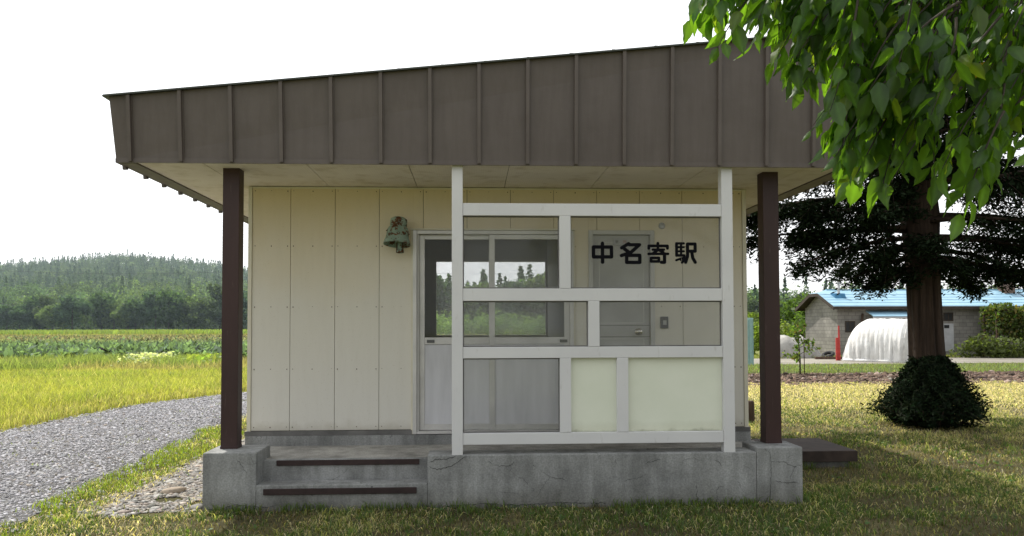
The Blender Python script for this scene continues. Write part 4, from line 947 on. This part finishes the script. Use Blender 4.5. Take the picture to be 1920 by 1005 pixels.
# white sheeted tunnel
def loft(sections, m, name, smooth=True):
    n = len(sections[0]); vs = [p for s_ in sections for p in s_]; fs = []
    for i in range(len(sections)-1):
        for k_ in range(n-1): fs.append([i*n+k_, i*n+k_+1, (i+1)*n+k_+1, (i+1)*n+k_])
    return MB().add(vs, fs, m, smooth)
ct = thing('sheeted_shelter', 'rounded hump draped in white plastic sheeting in front of the farmhouse', 'covered vehicle', (19.0, 36.3, 0))
secs = []; r5 = random.Random(4); ang = R(-48)
for i in range(44):
    t_ = i/43; L = -1.5+2.9*t_; e = min(1, math.sqrt(max(0, 1-(1-min(t_/.42, 1))**2))*.98+.02)
    if t_ > .93: e *= 1-(t_-.93)*1.2
    sec = []
    for k_ in range(25):
        a = math.pi*k_/24; hw = 1.12*(.55+.45*e)*(1+.10*max(0, math.cos(2*a))**2); hh = 2.0*e*(1-.03*t_)
        lo = 1-.75*math.sin(a); fold = (.05*math.sin(i*2.05+.4*math.sin(k_*.7))+.035*math.sin(i*3.3+k_*.5))*lo+r5.uniform(-.012, .012)
        ca = math.copysign(abs(math.cos(a))**.75, math.cos(a)); px_, pz_ = hw*ca*(1+fold), hh*math.sin(a)**.72+r5.uniform(-.012, .012)
        sec.append((19.0+L*math.cos(ang)-px_*math.sin(ang), 36.3+L*math.sin(ang)+px_*math.cos(ang), max(0, pz_)))
    secs.append(sec)
secs = [[(x, y, z) for x, y, z in q_] for q_ in secs]
last = secs[-1]; cx_ = sum(p[0] for p in last)/25; cy_ = sum(p[1] for p in last)/25
b = loft(secs, M['tarp'], 'x')
cap = [[(cx_+(p[0]-cx_)*f+d*math.cos(ang)+.03*math.sin(k_*2.1), cy_+(p[1]-cy_)*f+d*math.sin(ang), p[2]*f) for k_, p in enumerate(last)] for f, d in ((1, 0), (.96, .06), (.7, .08), (.4, .05), (.02, .04))]
b.add([p for s_ in cap for p in s_], [[i*25+k_, i*25+k_+1, (i+1)*25+k_+1, (i+1)*25+k_] for i in range(4) for k_ in range(24)], M['tarp'], True)
b.build('sheet', ct)
hem = [(p[0], p[1], .05) for p in [s_[24] for s_ in secs][::4]]
hem2 = [(x+.06*math.sin(i*2), y-.12, .05) for i, (x, y, z) in enumerate([(s_[0][0], s_[0][1], 0) for s_ in secs][::4])]
MB().tube(hem2, .07, M['tarp'], 8).tube(hem, .07, M['tarp'], 8).build('sheet_hem', ct)
b = MB(); b.box(17.20, 17.32, 37.0, 37.1, 0, 1.08, M['redpaint'], .01); b.prism([(17.30, 0), (17.40, 0), (17.36, 1.65), (17.31, 1.65)], 37.0, 37.06, M['redpaint'], 'y')
tag(b.build('red_stake'), 'pair of narrow red marker boards standing upright left of the white sheeted hump', 'stake')
# grey sheet heap, tyre
secs = []; r6 = random.Random(9)
for i in range(14):
    t_ = i/13; sec = []
    hgt = np.interp(t_, [0, .12, .35, .5, .62, .8, 1], [.05, .75, 1.25, .95, 1.2, .8, .05])
    for k_ in range(13):
        a = math.pi*k_/12; sec.append((15.0+3.1*t_+r6.uniform(-.05, .05), 40.6-.8*math.cos(a)*(.6+.4*math.sin(t_*3.14)), max(0, hgt*math.sin(a)**.7+r6.uniform(-.05, .05))))
    secs.append(sec)
tag(loft(secs, M['greytarp'], 'x').build('sheet_heap'), 'low heap under a pale grey sheet on the dirt by the farmhouse gable', 'covered heap')
b = MB(); Tt = Matrix.Translation((18.15, 40.0, .17)) @ Matrix.Rotation(R(-22), 4, 'Y') @ Matrix.Rotation(R(14), 4, 'X')
b.lathe([(.25+.09*math.cos(a), .09*math.sin(a)) for a in [i*math.pi/5 for i in range(11)]], M['rubber'], 20, Tt)
tag(b.build('old_tyre'), 'black tyre lying tilted between the grey sheet heap and the red marker boards', 'tyre')
b = MB(); b.box(11.52, 11.78, 32.95, 33.1, 0, 1.98, M['palegreen'], .02); b.box(11.60, 11.70, 32.9, 32.95, 0, 1.9, M['palegreen'])
tag(b.build('green_post'), 'pale blue-green upright post at the roadside between the building and the right brown post', 'post')
b = MB(); b.box(16.9, 19.2, 38.6, 38.75, 0, .12, M['oldwood'], .01)
tag(b.build('timber_beam'), 'weathered timber lying on the dirt in front of the farmhouse gable end', 'timber')
# ------------------------------------------------------------------ shrubs, vines, sapling
def bush(name, label, catg, x, y, rx, ry, h, n, c, leafL, seed, group=None, stems=3, flat=0.05):
    o = thing(name, label, catg, (x, y, 0), 0, group); r = np.random.default_rng(seed); k = 11
    B = r.normal(size=(k, 3)); B /= np.linalg.norm(B, axis=1)[:, None]; B *= r.uniform(.5, 1.35, (k, 1))
    cen = np.stack([B[:, 0]*rx*.6, B[:, 1]*ry*.6, h*.45+B[:, 2]*h*.28], 1); i = r.integers(0, k, n)
    d = r.normal(size=(n, 3)); d /= np.linalg.norm(d, axis=1)[:, None]
    P = cen[i]+d*np.array([rx*.42, ry*.42, h*.28])*r.uniform(.5, 1.1, (n, 1)); P[:, 2] = np.maximum(P[:, 2], flat)
    C = np.array(c)*(.7+.6*r.random(k))[i][:, None]*(1+r.normal(0, .2, (n, 1)))
    L = leafL*r.uniform(.7, 1.3, n)
    put('foliage', npmesh('foliage', *cards(P, L, L*.62, C, seed+1), M['farleaf']), o, False)
    b = MB()
    for s_ in range(stems):
        a = r.random()*6.28; b.tube([(.05*math.cos(a), .05*math.sin(a), -.05), (rx*.2*math.cos(a), ry*.2*math.sin(a), h*.4), (rx*.4*math.cos(a), ry*.4*math.sin(a), h*.75)], [.03, .02, .008], M['barkgrey'], 6)
    b.build('stem', o, False); return o
bush('shrub', 'yellow-green shrub behind the grey sheet heap left of the farmhouse', 'shrub', 18.0, 47.4, 1.5, 1.3, 2.0, 1400, (.16, .20, .045), .24, 400)
bush('shrub', 'tall dark green shrub close against the left corner of the farmhouse', 'shrub', 20.1, 48.4, .8, .8, 2.5, 900, (.09, .14, .035), .24, 402)
bush('shrub', 'bright shrub behind the pale blue-green roadside post', 'shrub', 15.7, 44, 1.3, 1.2, 2.2, 1200, (.15, .20, .04), .22, 404)
bush('round_tree', 'rounded light green tree standing clear of the wood left of the blue roof', 'tree', 47, 112, 5.2, 4, 6.0, 1500, (.085, .135, .035), .75, 406)
bush('round_tree', 'distant yellowish round tree seen between the station wall and the right brown post', 'tree', 37.5, 108, 3.8, 3, 4.0, 1100, (.12, .165, .04), .6, 408)
bush('low_shrub', 'sprawling yellow-green shrub mound at the foot of the vine-covered frame', 'shrub', 26.8, 39.6, 2.4, .9, 1.1, 1500, (.10, .125, .04), .21, 410)
bush('low_shrub', 'rust-tinged shrub mound at the right edge in front of the vine-covered frame', 'shrub', 29.6, 39.2, 1.6, .9, .9, 1100, (.15, .14, .05), .21, 412)
vt = thing('vine_frame', 'square wooden frame smothered in dark climbing vine at the far right by the house', 'plant', (28.4, 40.6, 0))
b = MB()
for x in (27.2, 29.7):
    for y in (40.2, 41.2): b.box(x, x+.09, y, y+.09, 0, 2.5, M['oldwood'])
b.box(27.2, 29.8, 40.2, 40.28, 2.4, 2.5, M['oldwood']); b.box(27.2, 29.8, 41.2, 41.28, 2.4, 2.5, M['oldwood']); b.build('frame', vt)
r = np.random.default_rng(420); n = 3800
P = np.stack([r.uniform(27.1, 30.0, n), r.uniform(39.9, 41.5, n), .85+1.8*r.random(n)**.6], 1); P[:, 2] += .15*np.sin(P[:, 0]*3)
C = jit(n, (.085, .115, .03), .3, 421); C = np.where((r.random(n) < .12)[:, None], np.array([.2, .16, .05]), C)
put('foliage', npmesh('foliage', *cards(P, r.uniform(.12, .24, n), r.uniform(.1, .18, n), C, 422, np.tile([0, -.7, .7], (n, 1)), .3), M['farleaf']), vt)
sp = thing('sapling', 'slender young tree with a thin stake planted in the dug soil behind the right post', 'sapling', (10.9, 26.0, 0))
b = MB(); b.tube([(10.84, 26, -.05), (10.85, 26, .5), (10.80, 26, 1.2), (10.86, 26, 1.75)], [.028, .024, .016, .006], M['barkgrey'], 7)
tips = []
r7 = random.Random(3)
for i in range(13):
    z = .38+i*.105; a = r7.random()*6.28; L = r7.uniform(.3, .68)*(1.15-.6*i/13); p0 = Vector((10.85, 26, z)); p1 = p0+Vector((math.cos(a)*L, math.sin(a)*L, L*.35)); b.tube([p0, (p0+p1)/2+Vector((0, 0, .05)), p1], [.010, .007, .003], M['barkgrey'], 5); tips.append((p0, p1))
b.build('trunk', sp)
MB().tube([(10.98, 25.97, -.05), (10.97, 25.97, 1.7)], .014, M['oldwood'], 6).build('stake', sp)
r = np.random.default_rng(430); P = []
for p0, p1 in tips:
    for k_ in range(26): P.append(np.array(p0.lerp(p1, r.uniform(.3, 1.05)))+r.normal(0, .055, 3))
P = np.array(P); n = len(P); C = jit(n, (.10, .145, .035), .3, 431); C = np.where((r.random(n) < .08)[:, None], np.array([.25, .16, .06]), C)
put('foliage', npmesh('foliage', *cards(P, r.uniform(.09, .16, n), r.uniform(.06, .10, n), C, 432), M['farleaf']), sp)

# ------------------------------------------------------------------ THE DARK CONIFER and the clipped bush at its foot
yw = thing('yew_tree', 'dark spreading conifer with a thick fluted reddish trunk on the right of the lawn', 'tree', (7.37, 12.6, 0))
def flute(pts, rad, m, n=48, seed=0):
    b = MB(); vs = []; fs = []; r = random.Random(seed); ph = [r.uniform(0, 6.28) for _ in range(4)]
    for i, (p, r0) in enumerate(zip(pts, rad)):
        for k_ in range(n):
            a = 2*math.pi*k_/n
            f = 1+.10*math.cos(2*a+.35)+.09*math.sin(5*a+ph[0]+i*.12)+.07*math.sin(9*a+ph[1]-i*.2)+.03*math.sin(14*a+ph[2])
            f -= .42*math.exp(-((math.atan2(math.sin(a+1.25), math.cos(a+1.25)))/.20)**2)
            vs.append((p[0]+r0*f*math.cos(a), p[1]+r0*f*math.sin(a), p[2]))
    for i in range(len(pts)-1):
        for k_ in range(n): fs.append([i*n+k_, i*n+(k_+1) % n, (i+1)*n+(k_+1) % n, (i+1)*n+k_])
    return b.add(vs, fs, m, True)
zs_ = [-.1, .3, .7, 1.1, 1.5, 1.9, 2.3, 2.8, 3.4, 4.2, 5.2, 6.4, 7.6, 8.6]
tb = flute([(7.40-.03*z, 12.6+.01*z, z) for z in zs_], [.31, .262, .238, .226, .220, .217, .218, .222, .26, .21, .17, .12, .07, .02], M['bark'], 48, 3)
rY = random.Random(12); npr = np.random.default_rng(440); spr = []
def limb(p0, ang_, L, rise, droop, r0, dens):
    """bough with flat drooping sprays of needles"""
    pts = []; d = Vector((math.cos(ang_), math.sin(ang_), 0)); side = Vector((-d.y, d.x, 0)); wob = rY.uniform(-.2, .2)
    N = 9
    for i in range(N):
        t_ = i/(N-1); pts.append(Vector(p0)+d*L*t_+Vector((0, 0, rise*L*t_-droop*L*t_*t_))+side*(wob*L*t_*t_+rY.uniform(-.03, .03)*L*.3))
    tb.tube(pts, [max(.006, r0*(1-.88*i/(N-1))) for i in range(N)], M['bark'], 6)
    ns = int(dens*L)
    for k_ in range(ns):
        t_ = rY.uniform(.18, 1.0); i = min(N-2, int(t_*(N-1))); f = t_*(N-1)-i; p = pts[i].lerp(pts[i+1], f)
        s_ = rY.choice((-1, 1)); l = L*.30*(1.15-t_)*rY.uniform(.5, 1.2)+.12
        dd = (d*rY.uniform(.3, 1.)+side*s_*rY.uniform(.2, .9)+Vector((0, 0, rY.uniform(-.8, .1)))).normalized()
        q = p+dd*l+Vector((0, 0, -.25*l*l))
        if l > .25: tb.tube([p, (p+q)/2+Vector((0, 0, .02)), q], [.008, .005, .002], M['bark'], 4, False)
        spr.append((np.array(p), np.array(q)))
def sprays(spr, per, Ln, Wn, base, seed, spread=.07):
    r = np.random.default_rng(seed); P0 = np.array([a for a, _ in spr]); P1 = np.array([c for _, c in spr]); n = len(P0)
    t_ = r.uniform(.1, 1.08, (n, per, 1)); P = P0[:, None]*(1-t_)+P1[:, None]*t_
    sp_ = r.normal(0, 1, (n, per, 3))*np.array([spread, spread, spread*.7])*(1.1-.5*t_); P = P+sp_
    P[..., 2] -= np.linalg.norm(sp_[..., :2], axis=-1)*.4
    d = (P1-P0)/(np.linalg.norm(P1-P0, axis=1)[:, None]+1e-6)
    u = d[:, None]*.8+sp_/spread*.6+r.normal(0, .35, (n, per, 3))
    C = np.array(base)*(1+r.normal(0, .3, (n, per, 1))); m_ = n*per
    return cards(P.reshape(-1, 3), Ln*r.uniform(.6, 1.3, m_), Wn*r.uniform(.7, 1.3, m_), C.reshape(-1, 3), seed+1, np.tile([0, 0, 1.], (m_, 1)), .45, u.reshape(-1, 3))
# boughs that stand out against the sky on the left, then the full whorls
for (z, a, L, rise, droop) in [(3.75, 177, 3.0, .02, .13), (3.55, 186, 2.0, .05, .16), (3.2, 178, 3.0, .03, .09), (3.15, 170, 2.1, .06, .1), (3.05, 183, 2.3, -.03, .2), (2.95, 196, 1.15, -.04, .2), (2.75, 176, 1.15, -.08, .25), (2.55, 190, .8, -.1, .3), (2.6, 165, .9, -.1, .3),
                               (3.5, 215, 1.3, .05, .2), (3.05, 240, 1.0, .0, .2), (3.0, 320, 1.8, .02, .2), (3.05, 345, 2.4, .02, .16), (2.85, 8, 2.4, 0, .16), (3.3, 300, 2.0, .05, .2), (3.4, 0, 3.0, .06, .2), (2.75, 352, 1.6, -.08, .2), (2.7, 20, 1.5, -.1, .2), (4.1, 182, 2.5, .12, .16), (2.8, 270, .8, -.1, .3), (2.9, 60, 1.6, 0, .2), (2.9, 120, 1.6, 0, .2)]:
    limb((7.33, 12.6, z), R(a), L, rise, droop, .05, 20)
z = 3.6; ga = .5
while z < 8.4:
    L = 3.3*(1-((z-3.0)/6.6)**1.4)*rY.uniform(.75, 1.1); ga += 2.4+rY.uniform(-.3, .3)
    limb((7.27, 12.62, z), ga, min(max(.5, L), rY.uniform(.75, 1.35) if (rY.random() < .9 and z < 5.4 and math.cos(ga) < .2) else 9), rY.uniform(.1, .3), rY.uniform(.15, .3), .045, 30); z += .085
tb.build('trunk', yw)
yneed = sprays(spr, 44, .10, .032, (.014, .024, .011), 450, .095)
put('crown', npmesh('crown', *yneed, M['needle']), yw)
bu = thing('clipped_bush', 'dense dark bell-shaped evergreen bush wrapped round the foot of the conifer trunk', 'shrub', (7.37, 12.55, 0))
r = np.random.default_rng(460); n = 34000
zz = 1.08*r.random(n)**1.1; a = r.random(n)*6.28
prof = np.interp(zz, [0, .12, .25, .45, .7, .95, 1.22], [.70, 1.0, 1.07, .90, .66, .44, .12])*(1+.13*np.sin(a*5+zz*6)+.10*np.sin(a*11-zz*9)+.06*np.sin(a*23+zz*15))
rr_ = .63*prof*np.clip(r.normal(.93, .15, n), .3, 1.35)
P = np.stack([7.37+rr_*np.cos(a), 12.55+rr_*np.sin(a), zz+.04], 1); hole = (zz < .13) & (vnoise(a*3, zz*2, .35, 461) > .45); P = P[~hole]; a = a[~hole]; n = len(P)
u = np.stack([np.cos(a), np.sin(a), np.full(n, .35)], 1)+r.normal(0, .5, (n, 3))
put('foliage', npmesh('foliage', *cards(P, r.uniform(.05, .11, n), r.uniform(.016, .03, n), jit(n, (.011, .019, .008), .35, 462), 463, np.stack([np.cos(a), np.sin(a), np.full(n, .6)], 1), .4, u), M['needle']), bu)
b = MB()
for i in range(16):
    a = i*.3927+.1; b.tube([(7.37+.3*math.cos(a), 12.55+.3*math.sin(a), -.05), (7.37+.5*math.cos(a), 12.55+.5*math.sin(a), .12), (7.37+.72*math.cos(a), 12.55+.72*math.sin(a), .3)], [.02, .015, .008], M['bark'], 5)
b.build('stem', bu)

# ------------------------------------------------------------------ CHERRY TREE reaching in from the upper right
ch = thing('cherry_tree', 'broadleaf tree whose drooping leafy branches hang in at the upper right', 'tree', (4.3, 3.0, 0))
rC = random.Random(21)
def at(px, py, y):   # point on the plane at depth y, metres, read off the photograph
    d = F+R2*((px-960)/FPX)-U2*((py-CY)/FPX); return Vector((0, 0, 1.6))+d*(y/d.y)
tb2 = MB(); tb2.tube([(4.3, 3.0, -.1), (4.25, 3.0, 1.0), (4.1, 3.02, 2.2), (3.8, 3.05, 3.2), (3.3, 3.1, 3.9)], [.17, .15, .13, .10, .07], M['barkgrey'], 12)
tb2.tube([(4.05, 3.0, 2.5), (3.2, 2.8, 3.05), (2.4, 2.75, 3.25), (1.6, 2.8, 3.2)], [.07, .05, .035, .015], M['barkgrey'], 8)
tb2.tube([(3.9, 3.05, 2.9), (3.2, 3.5, 3.4), (2.4, 3.6, 3.5), (1.5, 3.4, 3.35)], [.06, .045, .03, .012], M['barkgrey'], 8)
leaves = []
def leafV(p, dirv, nrm, L, Wd, curl):
    d = dirv.normalized(); n_ = (nrm-d*nrm.dot(d)).normalized(); s_ = d.cross(n_)
    ts = [0, .08, .19, .31, .44, .57, .69, .80, .90, 1.0]; ws = [.03, .42, .78, .97, 1.0, .90, .68, .42, .17, .01]
    vs = []; tw = rC.uniform(-.7, .7); fold = rC.uniform(.12, .45)
    for i, (t_, w_) in enumerate(zip(ts, ws)):
        c = p+d*L*t_-n_*(curl*L*t_*t_)+s_*(tw*.10*L*t_*t_); e = Wd*.5*w_; a = tw*t_
        s2 = s_*math.cos(a)+n_*math.sin(a); n2 = n_*math.cos(a)-s_*math.sin(a); jag = 1+(.07 if i % 2 else -.05)+rC.uniform(-.05, .05); wv = rC.uniform(-.06, .06)*Wd
        vs += [c-s2*e*jag+n2*(e*fold+wv), c-s2*e*.5+n2*e*fold*.35, c, c+s2*e*.5+n2*e*fold*.35, c+s2*e*jag+n2*(e*fold-wv)]
    return vs
def twig(p0, p1, nl, sag=.05, Lr=(.065, .135)):
    p0, p1 = Vector(p0), Vector(p1); mid = (p0+p1)/2+Vector((rC.uniform(-.04, .04), rC.uniform(-.04, .04), sag)); pts = []
    for i in range(8):
        t_ = i/7; pts.append(p0*(1-t_)**2+mid*2*t_*(1-t_)+p1*t_*t_)
    tb2.tube(pts, [.0055*(1-.75*i/7) for i in range(8)], M['barkgrey'], 5, False)
    ax = (p1-p0).normalized()
    for k_ in range(nl):
        t_ = min(1, (k_+rC.uniform(.2, 1))/nl*.93+.07); i = min(6, int(t_*7)); p = pts[i].lerp(pts[i+1], t_*7-i)
        a = k_*2.4+rC.uniform(-.5, .5); out_d = Vector((math.cos(a), math.sin(a), 0))
        dv = (out_d*rC.uniform(.3, 1.1)+ax*.5+Vector((-.15, 0, -rC.uniform(.3, 1.25)))).normalized()
        nr = (out_d*.6+Vector((rC.uniform(-1, 1), rC.uniform(-.9, .6), rC.uniform(-.1, 1.1)))).normalized()
        pet = p+dv*.02; L = rC.triangular(Lr[0], Lr[1], .10)*(1 if rC.random() > .15 else .6)
        leaves.append((leafV(pet, dv, nr, L, L*rC.uniform(.43, .52), rC.uniform(-.15, .55)), rC.random()))
def clump(px, py, y, n_t, top=(0, -130), spread=45, nl=8):
    """hanging twigs that end round this spot"""
    for i in range(n_t):
        e = at(px+(34 if py > 60 else 0)+rC.uniform(-spread, spread), py-42+rC.uniform(-spread, spread), y+rC.uniform(-.18, .18))
        s_ = e+Vector((rC.uniform(.05, .34)+top[0]*.002, rC.uniform(-.1, .1), rC.uniform(.22, .36)-top[1]*.0006))
        twig(s_, e, nl+4)
# silhouettes of the hanging clumps: pixel, depth, twigs
for px, py, y, n_t in [(1325, 55, 3.0, 2), (1350, 45, 3.05, 4), (1395, 50, 3.1, 5), (1440, 40, 2.9, 6), (1480, 110, 3.0, 5), (1420, 75, 3.0, 4), (1475, 165, 3.05, 5), (1545, 300, 2.95, 4), (1320, 85, 3.0, 3), (1355, 95, 3.02, 3), (1455, 140, 3.0, 4), (1515, 215, 3.0, 4), (1530, 265, 2.98, 4), (1575, 370, 2.95, 4), (1595, 340, 3.0, 4), (1570, 320, 3.0, 3), (1620, 120, 3.1, 5), (1745, 400, 2.9, 3), (1660, 90, 3.1, 6), (1800, 130, 2.9, 5), (1640, 210, 2.8, 4), (1870, 230, 2.9, 4), (1740, 20, 2.85, 5), (1500, 60, 3.0, 5), (1470, 130, 3.0, 2), (1510, 150, 3.1, 3), (1560, 120, 2.9, 5), (1550, 220, 2.9, 3), (1590, 250, 3.0, 5), (1585, 320, 2.95, 3),
                       (1620, 180, 3.2, 6), (1650, 260, 3.0, 6), (1640, 330, 3.0, 2), (1700, 120, 3.0, 6), (1690, 220, 3.3, 6), (1720, 270, 2.8, 4), (1745, 350, 2.9, 4), (1770, 380, 2.9, 2), (1780, 180, 3.2, 4), (1765, 260, 3.1, 3),
                       (1600, 30, 3.2, 6), (1680, 30, 2.9, 6), (1760, 60, 3.3, 6), (1840, 40, 3.0, 5), (1900, 60, 3.2, 5), (1880, 150, 3.1, 5), (1830, 230, 3.3, 4), (1900, 250, 3.0, 5), (1890, 320, 3.0, 2), (1940, 180, 3.0, 4), (1840, 300, 3.2, 2), (1960, 300, 3.1, 3), (1980, 80, 3.1, 4)]:
    clump(px, py, y, n_t)
for i in range(45):      # the crown above the picture, which shades the rest
    e = Vector((rC.uniform(1.9, 3.9), rC.uniform(2.3, 3.6), rC.uniform(3.0, 3.7))); twig(e+Vector((.1, .05, .3)), e, 8)
tb2.build('trunk', ch)
V = np.array([v for l, _ in leaves for v in l], dtype=float).reshape(-1, 3); n = len(leaves); pv = 50
q = []
for i in range(9):
    for j in range(4): q.append([i*5+j, i*5+j+1, (i+1)*5+j+1, (i+1)*5+j])
LL = (np.arange(n)[:, None, None]*pv+np.array(q)[None]).reshape(-1, 4)
rv = np.array([s_ for _, s_ in leaves]); C = np.array([.030, .068, .012])*(.7+.6*rv[:, None]); r = np.random.default_rng(470)
sel = r.random(n); C = np.where((sel < .05)[:, None], np.array([.07, .11, .02]), C); C = np.where((sel > .997)[:, None], np.array([.20, .13, .02]), C); C = np.where((sel > .9987)[:, None], np.array([.14, .03, .012]), C)
C = np.repeat(C[:, None], pv, 1); C[:, 2::5] *= 1.35; C *= (1+r.normal(0, .05, (n, pv, 1)))
put('foliage', npmesh('foliage', V, LL, np.full(len(LL), 4), C.reshape(-1, 3), M['leaf'], True), ch)

# ------------------------------------------------------------------ power line far across the fields
xs_ = [-78, -24, 30, 86]
for x in xs_:
    p = thing('utility_pole', 'thin grey utility pole carrying two wires across the far fields', 'utility pole', (x, 120, 0), 0, 'utility poles across the fields')
    MB().tube([(x, 120, -.3), (x, 120, 11.2)], [.16, .11], M['barkgrey'], 8).build('pole', p); MB().box(x-.06, x+.06, 119.4, 120.6, 10.6, 10.72, M['wire']).build('crossarm', p)
for dy, hgt in ((-.5, 10.75), (.5, 10.78)):
    b = MB()
    for x0, x1 in zip(xs_, xs_[1:]):
        b.tube([(x0+(x1-x0)*i/10, 120+dy, hgt-1.1*4*(i/10)*(1-i/10)) for i in range(11)], .010, M['wire'], 4, False)
    tag(b.build('power_wire'), 'thin wire strung between the far utility poles in front of the hill', 'wire', 'wires on the far utility poles')

# ------------------------------------------------------------------ summer haze over the far fields and the hill
t = NT('haze'); t.m.node_tree.links.clear()
vs_ = t.n('VolumeScatter'); vs_.inputs['Color'].default_value = (.72, .89, 1, 1); vs_.inputs['Density'].default_value = HAZE; vs_.inputs['Anisotropy'].default_value = .3
t.l(vs_.outputs[0], t.out.inputs['Volume']); t.m.volume_intersection_method = 'FAST' if hasattr(t.m, 'volume_intersection_method') and False else getattr(t.m, 'volume_intersection_method', 'FAST')
b = MB(); b.box(-900, 900, 125, 1000, -.5, 110, t.m); tag(b.build('haze'), kind='structure')
